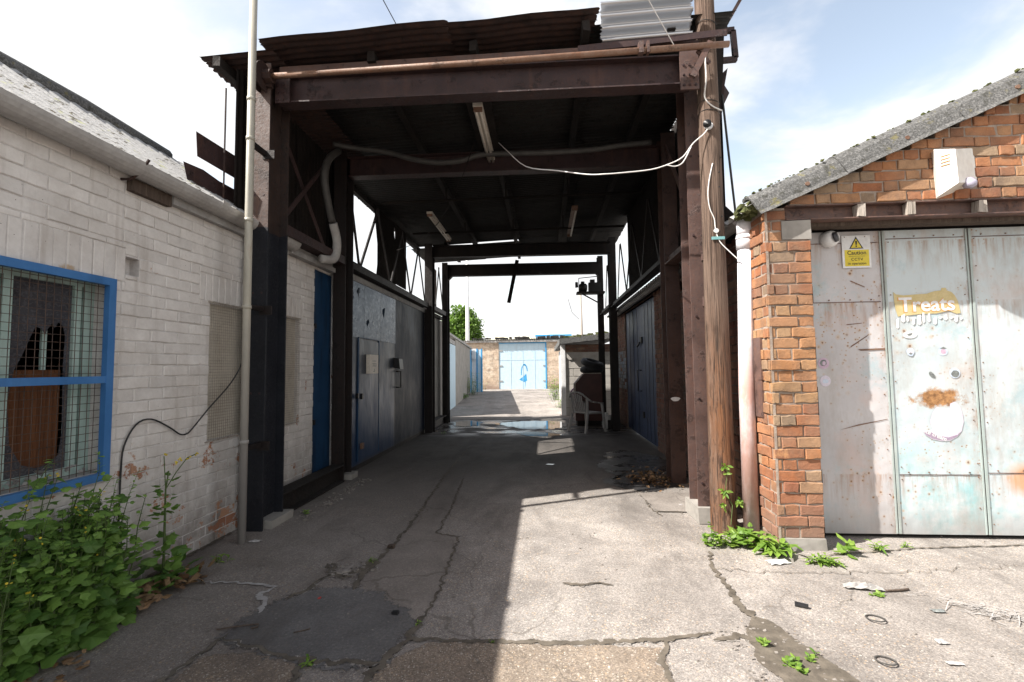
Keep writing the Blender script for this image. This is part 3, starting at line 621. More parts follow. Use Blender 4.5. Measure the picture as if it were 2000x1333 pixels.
pr = [(.085 * math.cos(a), .085 * math.sin(a)) for a in [math.pi + math.pi * k / 10 for k in range(11)]] + [(.072 * math.cos(a), .072 * math.sin(a)) for a in [2 * math.pi - math.pi * k / 10 for k in range(11)]]
mb.prism(pr, (XL + .1, -4, 2.775), (XL + .1, 4.62, 2.755), (1, 0, 0), (0, 0, 1))
g = mb.build('gutter', MAT['gutter'], LB)
mb = MB()
for y in (-1.6, .2, 1.65, 3.42):
    p2 = [(.096 * math.cos(a), .096 * math.sin(a)) for a in [math.pi + math.pi * k / 10 for k in range(11)]] + [(.086 * math.cos(a), .086 * math.sin(a)) for a in [2 * math.pi - math.pi * k / 10 for k in range(11)]]
    mb.prism(p2, (XL + .1, y, 2.772), (XL + .1, y + .07, 2.772), (1, 0, 0), (0, 0, 1))
mb.build('gutter_collar', MAT['gutter'], g, split=True)
mb = MB()
for y in (2.72, 4.3): mb.tube([(XL + .01, y, 2.66), (XL + .07, y, 2.655), (XL + .13, y, 2.69), (XL + .2, y, 2.78)], .009, 6)
mb.build('gutter_bracket', MAT['sheet_rust'], g, split=True)
mb = MB(); mb.box(XL + .009, XL + .05, 2.76, 3.08, 2.60, 2.685); mb.build('fascia', MAT['darkwood'], LB)
mb = MB(); mb.box(XL + .009, XL + .06, 3.085, 4.6, 2.625, 2.685, 0, .5, .002); mb.build('fascia', MAT['grey_board'], LB)
mb = MB(); mb.box(XL + .009, XL + .09, 4.605, 5.62, 2.645, 2.70); mb.box(XL + .009, XL + .05, 4.605, 5.62, 2.70, 2.76); mb.build('fascia', MAT['grey_board'], LB)
# barred window
wy0, wy1, wz0, wz1 = W[0]
mb = MB(); fx0, fx1 = XL + .004, XL + .04; t = .047
mb.box(fx0, fx1, wy0 - .02, wy1 + .01, wz1 - t + .012, wz1 + .012); mb.box(fx0, fx1, wy0 - .02, wy1 + .01, wz0 - .02, wz0 + t - .02)
mb.box(fx0, fx1, wy1 - t + .01, wy1 + .01, wz0 + t - .02, wz1 - t + .012); mb.box(fx0, fx1, wy0 - .02, wy0 + t - .02, wz0 + t - .02, wz1 - t + .012)
mb.box(fx0 + .006, fx1 - .004, wy0 + t - .02, wy1 - t + .01, 1.335, 1.378)
wf = mb.build('window', MAT['blue'], LB)
mb = MB(); y = wy0 + .04
while y < wy1 - .03:
    x = XL - .012 + rnd.uniform(-.002, .002); mb.tube([(x, y, wz0 + .02), (x + .002, y + rnd.uniform(-.003, .003), 1.35), (x, y, wz1 - .03)], .0019, 5, False); y += .042
z = wz0 + .05
while z < wz1 - .04:
    mb.tube([(XL - .008, wy0 + .02, z), (XL - .009, (wy0 + wy1) / 2, z + rnd.uniform(-.002, .002)), (XL - .008, wy1 - .02, z)], .0019, 5, False); z += .045
mb.build('wire_grille', MAT['wire'], wf)
gx = XL - .10
mb = MB()
for a, b in ((wy0, wy0 + .07), (1.62, 1.69), (2.13, 2.16), (2.19, 2.235), (2.56, 2.60), (2.62, 2.68)): mb.box(gx - .05, gx + .0, a, b, wz0 + .08, wz1)
mb.box(gx - .05, gx + .002, wy0, wy1, wz1 - .05, wz1); mb.box(gx - .06, gx + .003, wy0, wy1, wz0, wz0 + .08)
mb.build('timber_frame', MAT['greenframe'], wf)
def pane(name, ya, yb, za, zb, hole):
    mb = MB(); n = len(hole); cyy = sum(h[0] for h in hole) / n; czz = sum(h[1] for h in hole) / n; inn = []; out = []
    for hy, hz in hole:
        dy, dz = hy - cyy, hz - czz; k = min(((yb if dy > 0 else ya) - cyy) / dy if dy else 9e9, ((zb if dz > 0 else za) - czz) / dz if dz else 9e9)
        inn.append((hy, hz)); out.append((cyy + dy * k, czz + dz * k))
    for k in range(n):
        a, b = out[k], out[(k + 1) % n]; mid = []
        if abs(a[0] - b[0]) > 1e-6 and abs(a[1] - b[1]) > 1e-6:
            mid = [(a[0] if abs(a[0] - ya) < 1e-4 or abs(a[0] - yb) < 1e-4 else b[0], a[1] if abs(a[1] - za) < 1e-4 or abs(a[1] - zb) < 1e-4 else b[1])]
        mb.poly([(gx - .02, *p) for p in [inn[k], a] + mid + [b, inn[(k + 1) % n]]])
    return mb.build(name, MAT['pane'], wf)
pane('glass_pane', 2.235, 2.56, .84, 1.93, [(2.27, 1.02), (2.25, 1.25), (2.275, 1.42), (2.31, 1.50), (2.345, 1.60), (2.37, 1.665), (2.40, 1.655), (2.42, 1.62), (2.435, 1.66), (2.455, 1.69), (2.47, 1.665), (2.49, 1.70), (2.515, 1.68), (2.53, 1.62), (2.525, 1.45), (2.53, 1.25), (2.535, 1.05), (2.52, .92), (2.46, .875), (2.40, .87), (2.33, .90)])
mb = MB(); mb.box(gx - .02, gx - .015, 1.69, 2.13, .84, 1.93); mb.build('glass_pane', MAT['pane'], wf)
mb = MB(); mb.box(gx - .06, gx - .045, 2.20, 2.535, .86, 1.42); mb.build('loose_board', MAT['board'], wf)
mb = MB(); mb.box(gx - .075, gx - .06, 2.44, 2.465, 1.40, 1.75); mb.build('inner_batten', MAT['greenframe'], wf)
mb = MB()
for k in range(60):
    a = Vector((gx + rnd.uniform(.0, .07), rnd.uniform(1.9, 2.64), wz0 + .03 + rnd.uniform(0, .06))); s = rnd.uniform(.012, .04)
    mb.poly([a + Vector((rnd.uniform(-s, s), rnd.uniform(-s, s), rnd.uniform(-s, s) * .8)) for q in range(4)])
mb.box(XL - .16, XL + .0, wy0, wy1, wz0, wz0 + .03)
mb.build('broken_glass', MAT['paper'], wf)
# meshed windows
for wy0, wy1, wz0, wz1 in W[1:]:
    mb = MB(); mb.box(XL - .05, XL - .03, wy0, wy1, wz0, wz1); wf2 = mb.build('window', MAT['blind'], LB)
    mb = MB(); y = wy0 + .008
    while y < wy1 + .02: mb.tube([(XL + .012 + .006 * math.sin(y * 9), y, wz0 - .01), (XL + .018, y, (wz0 + wz1) / 2), (XL + .012, y, wz1 + .01)], .0016, 4, False); y += .024
    z = wz0
    while z < wz1 + .01: mb.tube([(XL + .011, wy0, z), (XL + .016, (wy0 + wy1) / 2, z), (XL + .011, wy1 + .02, z)], .0016, 4, False); z += .024
    mb.build('wire_grille', MAT['meshgrey'], wf2)
    mb = MB(); mb.tube([(XL + .012, wy0 - .03, wz0 - .012), (XL + .02, (wy0 + wy1) / 2, wz0 - .006), (XL + .012, wy1 + .03, wz0)], .006, 5); mb.tube([(XL + .012, wy0 - .03, wz1 + .012), (XL + .012, wy1 + .04, wz1 + .01)], .006, 5)
    mb.build('fixing_rod', MAT['wood'], wf2, split=True)
mb = MB(); mb.box(XL - .06, XL - .01, D[0] + .002, D[1] - .002, .12, D[3] - .002); dd = mb.build('door', MAT['bluedoor'], LB)
mb = MB()
for z in (.75, 1.9): mb.box(XL - .01, XL + .015, D[0] + .01, D[0] + .05, z, z + .06)
mb.build('hinge', MAT['black'], dd, split=True)
mb = MB(); mb.box(XL - .2, XL, D[0], D[1], 0, .115); mb.build('door_step', MAT['render'], LB)
for z in (.19, .36):                                                   # pipe stubs by the bush
    mb = MB(); y = 1.83 + (z - .19) * .25; mb.tube([(XL - .05, y, z), (XL + .13, y + .01, z - .005)], .03, 14, False); mb.tube([(XL + .13, y + .01, z - .005), (XL + .02, y, z)], .024, 14, False); mb.build('waste_pipe', MAT['gutter'], LB, True)

# ------------------------------------------------------------------ left: workshop with the big metal door
WS = thing('workshop', 'dark workshop under the canopy with scorched blue sheet metal doors', 'building', (XL, 8, 0))
XD = -2.62
mb = MB()
mb.box(XL - 3, XL + .0, 5.852, 5.90, 0, 2.78); mb.box(XL - 3, XL + .05, 9.95, 12.0, 0, 2.66); mb.box(XL - .3, XD - .0, 5.9, 5.94, 0, 2.7); mb.box(XL - .3, XD, 9.89, 9.95, 0, 2.7)
mb.build('wall', MAT['render'], WS, split=True)
mb = MB(); mb.box(XL - 3, XD - .06, 5.9, 12.05, 2.70, 2.78); mb.build('roof', MAT['asbestos'], WS)
mb = MB(); mb.box(XD - .2, XD + .01, 5.94, 9.89, 2.642, 2.72); mb.build('door_lintel', MAT['grey_board'], WS)
mb = MB(); mb.box(XL + .051, XL + .07, 10.55, 10.72, 1.1, 2.0); mb.build('window', MAT['void'], WS)
def leaf(name, ya, yb, za, zb, mat, par, th=.03, x=XD, nx=8, nz=14, dent=.008):
    mb = MB(); g = []
    for a in range(nx + 1):
        g.append([mb.vert((x + (rnd.uniform(-dent, dent) if 0 < a < nx and 0 < b < nz else 0), ya + (yb - ya) * a / nx, za + (zb - za) * b / nz)) for b in range(nz + 1)])
    for a in range(nx):
        for b in range(nz): mb.face((g[a][b], g[a + 1][b], g[a + 1][b + 1], g[a][b + 1]))
    mb.box(x - th, x - dent - .001, ya, yb, za, zb)
    return mb.build(name, mat, par, True)
mb = MB(); mb.box(XD - .2, XD - .012, 5.94, 9.89, 0, .069); mb.build('door_step', MAT['dcolumn'], WS)
l1 = leaf('door_leaf', 5.945, 7.885, .07, 2.64, MAT['bigdoor'], WS, dent=.002)
l2 = leaf('door_leaf', 7.90, 9.885, .07, 2.64, MAT['bigdoor'], WS, dent=.002)
for ya, yb in ((5.96, 6.45), (6.46, 7.14), (7.15, 7.87)): leaf('top_panel', ya, yb, 1.85, 2.63, MAT['galvdoor'], l1, .003, XD + .012, 5, 6, .006)
wk = leaf('wicket_door', 6.30, 7.04, .12, 1.82, MAT['bigdoor'], l1, .006, XD + .014, 6, 10, .003)
mb = MB()
for a, b in (((6.27, .12), (6.27, 1.85)), ((7.07, .12), (7.07, 1.85)), ((6.27, 1.85), (7.07, 1.85))): mb.box(XD + .003, XD + .018, min(a[0], b[0]) - .012, max(a[0], b[0]) + .012, min(a[1], b[1]) - .0, max(a[1], b[1]) + .012)
mb.build('wicket_frame', MAT['bluedoor'], l1)
mb = MB(); mb.box(XD + .018, XD + .05, 6.17, 6.21, 1.0, 1.07); mb.box(XD + .02, XD + .05, 6.32, 6.37, .98, 1.06); mb.build('latch', MAT['black'], wk)
mb = MB(); mb.box(XD + .018, XD + .05, 6.33, 6.40, .28, .36); mb.build('padlock', MAT['pipe_rust'], wk)
mb = MB(); mb.tube([(XD + .01, 7.93, 1.36), (XD + .09, 7.93, 1.36), (XD + .09, 7.93, 1.08), (XD + .01, 7.93, 1.08)], .014, 8); mb.build('pull_handle', MAT['black'], l2)
mb = MB(); mb.prism([(0, 1.43), (.12, 1.40), (.10, 1.58), (0, 1.60)], (XD, 7.80, 0), (XD, 8.0, 0), (1, 0, 0), (0, 0, 1)); mb.build('lock_cover', MAT['black'], l2)
sg = MB(); sg.box(XD + .02, XD + .075, 6.53, 6.87, 1.34, 1.62)
ms = thing('meter_box', 'cream metal box with dark figures mounted on the dark workshop wicket door', 'box', (XD, 6.7, 1.34))
sg.build('case', MAT['cream'], ms)
mb = MB()
for k in range(3):
    y = 6.63 + k * .055; mb.box(XD + .0755, XD + .077, y, y + .04, 1.52, 1.53); mb.box(XD + .0755, XD + .077, y, y + .04, 1.485, 1.493); mb.box(XD + .0755, XD + .077, y + .03, y + .04, 1.453, 1.485); mb.box(XD + .0755, XD + .077, y, y + .04, 1.445, 1.452)
mb.box(XD + .0755, XD + .077, 6.67, 6.72, 1.365, 1.375); mb.box(XD + .0755, XD + .077, 6.71, 6.72, 1.376, 1.41); mb.build('figures', MAT['greyink'], ms)

# ------------------------------------------------------------------ steel canopy over the passage
CN = thing('steel_canopy', 'tall rusted steel canopy with corrugated roof spanning the passage', 'canopy', (-.5, 4, 0))
def column(x0, x1, y0, y1, z1, mat, z0=0.):
    mb = MB(); w = x1 - x0; xc = (x0 + x1) / 2; yc = (y0 + y1) / 2
    ibeam(mb, (xc, yc, z0), (xc, yc, z1), w, y1 - y0, .014, .012, (1, 0, 0)); return mb.build('column', mat, CN)
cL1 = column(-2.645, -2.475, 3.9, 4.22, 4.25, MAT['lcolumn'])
mb = MB(); mb.box(-2.646, -2.474, 3.893, 3.8985, 0, 4.24); mb.build('lit_flange_face', MAT['column'], cL1)  # added plate carrying the lighter sunlit tone over the shaded column colour
column(-2.68, -2.52, 5.62, 5.86, 4.25, MAT['dcolumn']); column(-2.62, -2.45, 9.9, 10.15, 4.2, MAT['dcolumn']); column(-2.6, -2.45, 11.55, 11.8, 4.15, MAT['dcolumn'])
cR1 = column(1.36, 1.52, 4.25, 4.5, 4.4, MAT['rcolumn'], .0); column(1.50, 1.67, 5.63, 5.86, 4.3, MAT['brcolumn']); column(1.49, 1.65, 10.2, 10.4, 4.3, MAT['dcolumn']); column(1.42, 1.56, 11.7, 11.9, 4.25, MAT['dcolumn'])
for (x0, x1, y0, y1) in ((-2.66, -2.42, 3.96, 4.3), (-2.68, -2.46, 5.72, 5.92)):
    mb = MB(); mb.box(x0 + .01, x1, y0, y1, 0, .07, 0, .5, .006); mb.build('footing', MAT['render'], CN)
mb = MB(); mb.box(1.34, 1.60, 4.2, 4.56, .012, .14, 0, .5, .008); mb.build('footing', MAT['render'], CN)
mb = MB()
for z in (2.36, 1.94): mb.prism([(0, 0), (.05, .0), (.0, .09)], (1.46, 4.25, z), (1.52, 4.25, z), (0, -1, 0), (0, 0, 1))
mb.build('column_clip', MAT['rcolumn'], CN, split=True)
for yy, xa, xb, za, dp, mt in ((4.05, -2.47, 1.36, 4.035, .27, 'steel'), (5.74, -2.52, 1.5, 4.05, .26, 'steel'), (10.02, -2.45, 1.5, 4.02, .27, 'dcolumn'), (11.68, -2.45, 1.44, 3.94, .30, 'dcolumn')):
    mb = MB(); ibeam(mb, (xa, yy, za + .015), (xb, yy, za - .01), .14, dp, .013, .01, (0, 1, 0)); mb.build('cross_beam', MAT[mt], CN)
mb = MB(); mb.box(1.24, 1.40, 3.955, 3.972, 3.82, 4.17); mb.build('gusset_plate', MAT['rcolumn'], CN)
mb = MB(); mb.box(-2.47, -2.33, 3.96, 3.974, 3.90, 4.17); mb.build('gusset_plate', MAT['steel'], CN)
for s, xa, xb in ((1, -2.45, -2.38), (-1, 1.44, 1.37)):
    mb = MB(); mb.prism([(0, 0), (.1 * s, 0), (0, -.1)], (xa, 11.62, 3.80), (xa, 11.74, 3.80), (1, 0, 0), (0, 0, 1)); mb.build('gusset_plate', MAT['dcolumn'], CN)
RZ = lambda x: 4.30 + .042 * (x + 3.1)
for bx, by, bz in [(1.27 + .05 * (k % 3), 3.955, 3.86 + .09 * (k // 3)) for k in range(9)] + [(-2.44 + .05 * (k % 2), 3.96, 3.93 + .07 * (k // 2)) for k in range(6)] + [(-2.60 + .08 * (k % 2), 3.9, 1.2 + .9 * (k // 2)) for k in range(6)] + [(1.40 + .08 * (k % 2), 4.25, .35 + .75 * (k // 2)) for k in range(10)]:
    mb = MB(); mb.disc((bx, by, bz), (0, -1, 0), .011, .009, 6); mb.build('bolt', MAT['steel'], CN)
# angle rails carrying the front edge
mb = MB(); mb.bar((-2.45, 4.02, 4.215), (1.42, 4.02, 4.235), .06, .012); mb.bar((-2.45, 3.995, 4.24), (1.42, 3.995, 4.26), .008, .06); mb.build('edge_angle', MAT['rcolumn'], CN)
mb = MB(); mb.bar((.35, 3.93, 4.225), (1.64, 3.93, 4.30), .012, .06); mb.build('edge_angle', MAT['steel'], CN)
for x, ya, yb in ((-2.95, 3.82, 10.6), (-1.55, 3.95, 10.6), (-.60, 3.95, 12.0), (.42, 3.85, 11.9), (1.18, 3.95, 11.9), (-2.2, 10.2, 11.9)):
    mb = MB(); z = RZ(x) - .062; mb.box(x - .035, x + .035, ya, yb, z - .05, z + .045, 0, .5, .006); mb.build('purlin', MAT['purlin'], CN)
mb = MB(); mb.box(-.76, -.50, 4.25, 6.05, 4.135, 4.16); mb.build('purlin', MAT['purlin'], CN)
sx = Vector((1, 0, .042)).normalized(); sn = Vector((-.042, 0, 1)).normalized()
def rsheet(x0, x1, y0, y1, dz, mat, **k):
    mb = MB(); corr(mb, (x0, y0, RZ(x0) + dz), sx, x1 - x0, (0, 1, 0), y1 - y0, sn, **k); o = mb.build('roof_sheet', MAT[mat], CN, True)
    md = o.modifiers.new('thick', 'SOLIDIFY'); md.thickness = .0015; return o
rsheet(-3.13, -2.42, 3.83, 6.5, .0, 'sheet_rust', ragged=.012); rsheet(-2.5, -.80, 3.72, 4.35, .022, 'sheet_rust', ragged=.02, ns=8, bend=lambda u, v: .006 * math.sin(u * 6))
rsheet(-1.02, .52, 3.78, 4.35, .038, 'sheet_rust', ragged=.02, ns=8, bend=lambda u, v: .007 * math.sin(u * 7 + 1))
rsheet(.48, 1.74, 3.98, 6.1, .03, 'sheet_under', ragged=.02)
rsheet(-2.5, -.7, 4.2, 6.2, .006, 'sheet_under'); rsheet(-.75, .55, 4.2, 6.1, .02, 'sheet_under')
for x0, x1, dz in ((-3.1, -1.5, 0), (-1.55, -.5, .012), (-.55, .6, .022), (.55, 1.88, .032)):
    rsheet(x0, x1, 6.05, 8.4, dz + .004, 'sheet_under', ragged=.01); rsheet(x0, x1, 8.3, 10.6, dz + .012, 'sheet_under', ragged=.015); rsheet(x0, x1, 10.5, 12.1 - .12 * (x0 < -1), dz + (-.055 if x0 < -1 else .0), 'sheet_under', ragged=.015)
mb = MB(); corr(mb, (.555, 3.955, 4.275), (1, 0, .03), .79, (0, -.25, 1), .335, (0, -1, -.25), ns=10, ragged=.012, amp=.036, pitch=.097, n=16, bend=lambda u, v: -.03 * max(0, u - .6))
o = mb.build('roof_sheet', MAT['galv'], CN, True); tag(o, 'shiny bent galvanised sheet turned up at the roof edge')
# side cladding
def vsheet(x, ya, yb, za, zb, mat='purlin', holes=(), nx=1, **k):
    mb = MB(); corr(mb, (x, ya, za), (0, 0, 1), zb - za, (0, 1, 0), yb - ya, (nx, 0, 0), holes=holes, **k); return mb.build('cladding_sheet', MAT[mat], CN, True)
vsheet(-2.86, 3.97, 5.1, 2.80, 4.28, ns=40, n=8, holes=((.1, .94, .02), (.14, 1.07, .016)), ragged=.03)
vsheet(-2.85, 5.02, 6.12, 2.78, 4.29, ns=40, n=8, holes=((.12, .2, .02), (.3, .1, .012)))
vsheet(-2.86, 7.55, 8.6, 2.86, 4.25, bend=lambda u, v: .04 * math.sin(u * 3)); vsheet(-2.85, 8.55, 9.3, 3.05, 4.25)
vsheet(-2.80, 11.2, 11.75, 2.9, 4.0, 'pipe_rust')
vsheet(1.80, 4.5, 5.7, 2.95, 4.62, nx=-1, ragged=.05); vsheet(1.79, 5.6, 7.3, 2.86, 4.62, nx=-1, holes=((.5, 1.3, .012),)); vsheet(1.80, 7.2, 9.5, 2.9, 4.62, nx=-1, ns=20, holes=((.02, 1.2, .09), (.0, .5, .06)))
def plate(pts, mat='sheet_rust', name='cladding_sheet', par=None, th=.003):
    mb = MB(); p = [Vector(q) for q in pts]; n = (p[1] - p[0]).cross(p[2] - p[0]).normalized() * th
    a = [mb.vert(q) for q in p]; b = [mb.vert(q + n) for q in p]; k = len(p)
    mb.face(a); mb.face(b[::-1])
    for i in range(k): mb.face((a[i], a[(i + 1) % k], b[(i + 1) % k], b[i]))
    return mb.build(name, MAT[mat], par or CN)
plate([(-3.0, 3.67, 3.50), (-2.98, 4.6, 3.52), (-2.98, 4.6, 3.29), (-3.0, 3.69, 3.285)], 'steel')
plate([(-3.0, 3.54, 3.17), (-2.99, 3.75, 3.19), (-2.99, 3.95, 3.17), (-2.99, 4.5, 3.18), (-2.99, 4.6, 2.9), (-3.0, 3.62, 2.93)], 'steel')
mb = MB(); mb.tube([(-2.93, 3.93, 4.05), (-2.93, 3.93, 2.85)], .008, 6); mb.build('tie_rod', MAT['sheet_rust'], CN)
# side rails, lattice and braces
def bars(name, segs, w, d, mat, up=(1, 0, 0)):
    for a, b in segs:
        mb = MB(); mb.bar(a, b, w, d, up); mb.build(name, MAT[mat], CN)
for x, ya, yb, mt in ((-2.57, 4.23, 5.6, 'steel'), (-2.57, 5.87, 9.88, 'dcolumn'), (-2.53, 10.16, 11.54, 'dcolumn'), (1.585, 4.51, 5.62, 'rcolumn'), (1.60, 5.87, 10.19, 'dcolumn'), (1.54, 10.41, 11.69, 'dcolumn')):
    z = 2.80 if x < 0 else (2.68 if ya < 5 else 2.76)
    mb = MB(); mb.box(x - .05, x + .05, ya, yb, z - .05, z + .05); mb.box(x - .09, x - .051, ya, yb, z - .045, z - .03) ; mb.build('side_rail', MAT[mt], CN)
def lattice(x, ys, z0, z1, mat):
    for k in range(len(ys) - 1):
        a, b = (z1, z0) if k % 2 == 0 else (z0, z1); xx = x + .012 * (k % 2)
        bars('lattice_bar', [((xx, ys[k], a), (xx, ys[k + 1], b))], .055, .016, mat)
lattice(-2.60, [5.88, 6.25, 6.95, 7.55, 8.2, 8.75, 9.3, 9.85], 2.852, 3.95, 'dcolumn'); lattice(-2.56, [10.2, 10.6, 11.0, 11.5], 2.852, 3.9, 'dcolumn')
lattice(1.66, [5.9, 6.5, 7.1, 7.7, 8.4, 9.1, 9.7, 10.15], 2.812, 4.0, 'dcolumn'); lattice(1.60, [10.45, 10.9, 11.3, 11.68], 2.812, 3.9, 'dcolumn')
bars('brace', [((-2.60, 4.28, 3.84), (-2.60, 5.35, 2.72)), ((-2.585, 4.26, 2.86), (-2.585, 5.45, 4.16))], .05, .012, 'steel')
bars('brace', [((1.53, 5.55, 4.08), (1.50, 4.52, 2.78))], .055, .02, 'rcolumn')
bars('brace', [((1.55, 4.52, 4.2), (1.66, 5.6, 3.0))], .05, .012, 'steel')
plate([(1.70, 4.6, 2.80), (1.70, 5.5, 2.86), (1.70, 5.3, 3.5), (1.70, 4.85, 3.35)], 'purlin')
for y, z in ((7.0, 4.06), (8.75, 4.08)):
    mb = MB(); mb.tube([(-2.55, y, z), (1.6, y, z + .02)], .022, 8); mb.build('tie_pipe', MAT['purlin'], CN)
    mb = MB()
    for x in (-1.5, -.55, .42): mb.box(x - .012, x + .012, y - .02, y + .02, z + .02, RZ(x) - .1)
    mb.build('hanger', MAT['purlin'], CN, split=True)
for ya, yb, x in ((4.23, 5.61, -2.585), (10.16, 11.5, -2.56)):
    mb = MB(); ibeam(mb, (x, ya, .115), (x, yb, .115), .17, .21, .014, .012, (1, 0, 0)); mb.build('base_beam', MAT['dcolumn'] if ya > 5 else MAT['purlin'], CN)
mb = MB(); mb.box(1.43, 1.70, 10.45, 11.6, 0, .2, 0, .5, .01); mb.build('base_beam', MAT['dcolumn'], CN)
# rusty frame sticking out at the right corner
bars('outrigger', [((1.55, 4.3, 4.285), (1.875, 4.3, 4.30)), ((1.865, 4.3, 4.31), (1.85, 4.3, 4.58)), ((1.6, 4.3, 4.575), (1.86, 4.3, 4.59))], .045, .04, 'steel', (0, 1, 0))
bars('outrigger', [((1.74, 4.25, 4.56), (1.94, 4.25, 4.90))], .03, .03, 'rcolumn', (0, 1, 0))
plate([(1.50, 4.2, 4.40), (1.60, 4.2, 4.66), (1.76, 4.2, 4.69), (1.79, 4.2, 4.62), (1.73, 4.2, 4.50), (1.70, 4.2, 4.05), (1.66, 4.2, 3.72), (1.55, 4.2, 3.6)], 'purlin')
plate([(1.71, 4.32, 4.15), (1.79, 4.3, 4.22), (1.755, 4.3, 4.05), (1.80, 4.31, 3.98), (1.74, 4.3, 3.86), (1.70, 4.3, 3.70)], 'steel')
plate([(1.62, 4.6, 2.62), (1.70, 4.45, 3.02), (1.93, 4.45, 2.78), (1.92, 4.6, 2.60)], 'purlin'); plate([(1.75, 4.2, 2.66), (1.94, 4.2, 2.93), (1.93, 4.35, 2.68)], 'steel')

mb = MB(); mb.poly([(1.53 + .045 + .055 * math.cos(a) * (1 + .15 * math.sin(3 * a)), 5.627, 1.0 + .026 * math.sin(a)) for a in [k * math.pi / 9 for k in range(18)]]); mb.build('paint_dab', MAT['white'], CN)
# ------------------------------------------------------------------ things on and around the canopy
mb = MB(); mb.tube([(-2.475, 3.63, .0), (-2.475, 3.63, 2.6), (-2.475, 3.63, 5.2)], .031, 14)
vp = tag(mb.build('vent_pipe', MAT['pipe'], None, True), 'tall slim cream pipe standing before the left front canopy column', 'pipe')
mb = MB()
for z in (3.37, 2.66, 1.92, .80, 3.72): mb.tube([(-2.475, 3.63, z), (-2.475, 3.63, z + .03)], .036, 14)
mb.build('pipe_collar', MAT['pipe'], vp, True, split=True)
for z in (3.36, 1.93, .73):
    mb = MB(); mb.box(-2.53, -2.49, 3.665, 3.90, z, z + .04); mb.box(-2.53, -2.42, 3.885, 3.899, z - .03, z + .05); mb.build('wall_bracket', MAT['dcolumn'], vp)
rs = thing('roller_shaft', 'long rusty horizontal pipe with a pulley wheel across the canopy front', 'pipe', (-.5, 3.85, 4.1))
mb = MB(); mb.tube([(-2.50, 3.85, 4.085), (-.5, 3.85, 4.10), (1.62, 3.85, 4.135)], .026, 12); mb.build('shaft', MAT['pipe_rust'], rs, True)
mb = MB(); mb.disc((-2.575, 3.85, 4.085), (1, 0, 0), .13, .012, 22); mb.disc((-2.515, 3.85, 4.085), (1, 0, 0), .13, .012, 22); mb.disc((-2.563, 3.85, 4.085), (1, 0, 0), .085, .05, 18); mb.disc((-2.50, 3.85, 4.085), (1, 0, 0), .06, .07, 8); mb.build('pulley_wheel', MAT['sheet_rust'], rs)
mb = MB(); mb.box(.86, .90, 3.82, 3.88, 4.09, 4.19); mb.box(.93, .95, 3.82, 3.88, 4.09, 4.19); mb.build('pipe_clamp', MAT['rcolumn'], rs, split=True)
mb = MB(); mb.box(-2.55, -2.45, 3.86, 3.90, 4.0, 4.16); mb.build('bearing', MAT['sheet_rust'], rs)
mb = MB(); mb.bar((1.31, 3.86, 3.87), (1.47, 3.86, 4.17), .05, .03, (0, 1, 0)); mb.bar((1.37, 3.89, 4.12), (1.47, 3.89, 4.0), .03, .02, (0, 1, 0)); mb.build('strut', MAT['rcolumn'], rs)
# telegraph pole
PX, PY_ = 1.503, 4.05
mb = MB(); n = 24; zs = [-.02, .1, .3, .6, 1, 1.5, 2, 2.6, 3.2, 3.8, 4.4, 5.3]; prev = None
for z in zs:
    r = .104 - .0046 * z; ring = []
    for q in range(n):
        a = 2 * math.pi * q / n; rr = r * (1 + .025 * math.sin(3 * a + z) + .012 * math.sin(9 * a + z * 2) + rnd.uniform(-.012, .012) * (1.6 if z < 1.2 else 1)); ring.append(mb.vert((PX + rr * math.cos(a), PY_ + rr * math.sin(a), z)))
    if prev:
        for q in range(n): mb.face((prev[q], prev[(q + 1) % n], ring[(q + 1) % n], ring[q]))
    prev = ring
tp = tag(mb.build('telegraph_pole', MAT['pole'], None, True), 'weathered wooden pole with split bark before the right canopy column', 'pole')
mb = MB(); mb.box(1.455, 1.562, 3.948, 3.958, 2.475, 2.50); mb.build('name_tape', MAT['cyan'], tp)
mb = MB(); mb.disc((1.495, 3.962, 2.553), (0, -1, 0), .020, .012, 16); mb.build('pole_marker', MAT['white'], tp)
mb = MB()
for z, dx in ((4.45, 0), (3.72, .01), (3.63, -.01)): 
    pts = [(PX + (.0895) * math.cos(a), PY_ + .0895 * math.sin(a), z + .012 * math.sin(a * 2 + dx)) for a in [math.pi * 2 * k / 20 for k in range(21)]]; mb.tube(pts, .003, 5, False)
for k in range(6): mb.disc((PX + .03 + rnd.uniform(-.03, .03), 3.972, 3.2 - k * .13), (0, -1, .1), .006, .008, 8)
mb.build('pole_wire', MAT['cablek'], tp, split=True)
ct = thing('security_camera', 'small black and white dome camera fixed to the wooden pole', 'camera', (1.46, 3.96, 3.49))
mb = MB(); mb.disc((1.468, 3.975, 3.485), (0, -1, .2), .036, .02, 18); mb.build('mount', MAT['white'], ct)
mb = MB()
for k in range(5):
    a = k * math.pi / 2 / 5; mb.disc((1.452, 3.955 - .028 * math.sin(a), 3.50 - .004 * k), (0, -1, -.3), .032 * math.cos(a) + .003, .008, 16)
mb.build('dome', MAT['black'], ct, True)
def sag(a, b, s, n=14): 
    a = Vector(a); b = Vector(b); return [a + (b - a) * k / n + Vector((0, 0, -4 * s * (k / n) * (1 - k / n))) for k in range(n + 1)]
def smooth(p, n=4):
    o = []
    for k in range(len(p) - 1):
        a, b, c, d = p[max(k - 1, 0)], p[k], p[k + 1], p[min(k + 2, len(p) - 1)]
        for q in range(n):
            t = q / n; o.append(.5 * (2 * b + (c - a) * t + (2 * a - 5 * b + 4 * c - d) * t * t + (3 * b - a - 3 * c + d) * t ** 3))
    return o + [p[-1]]
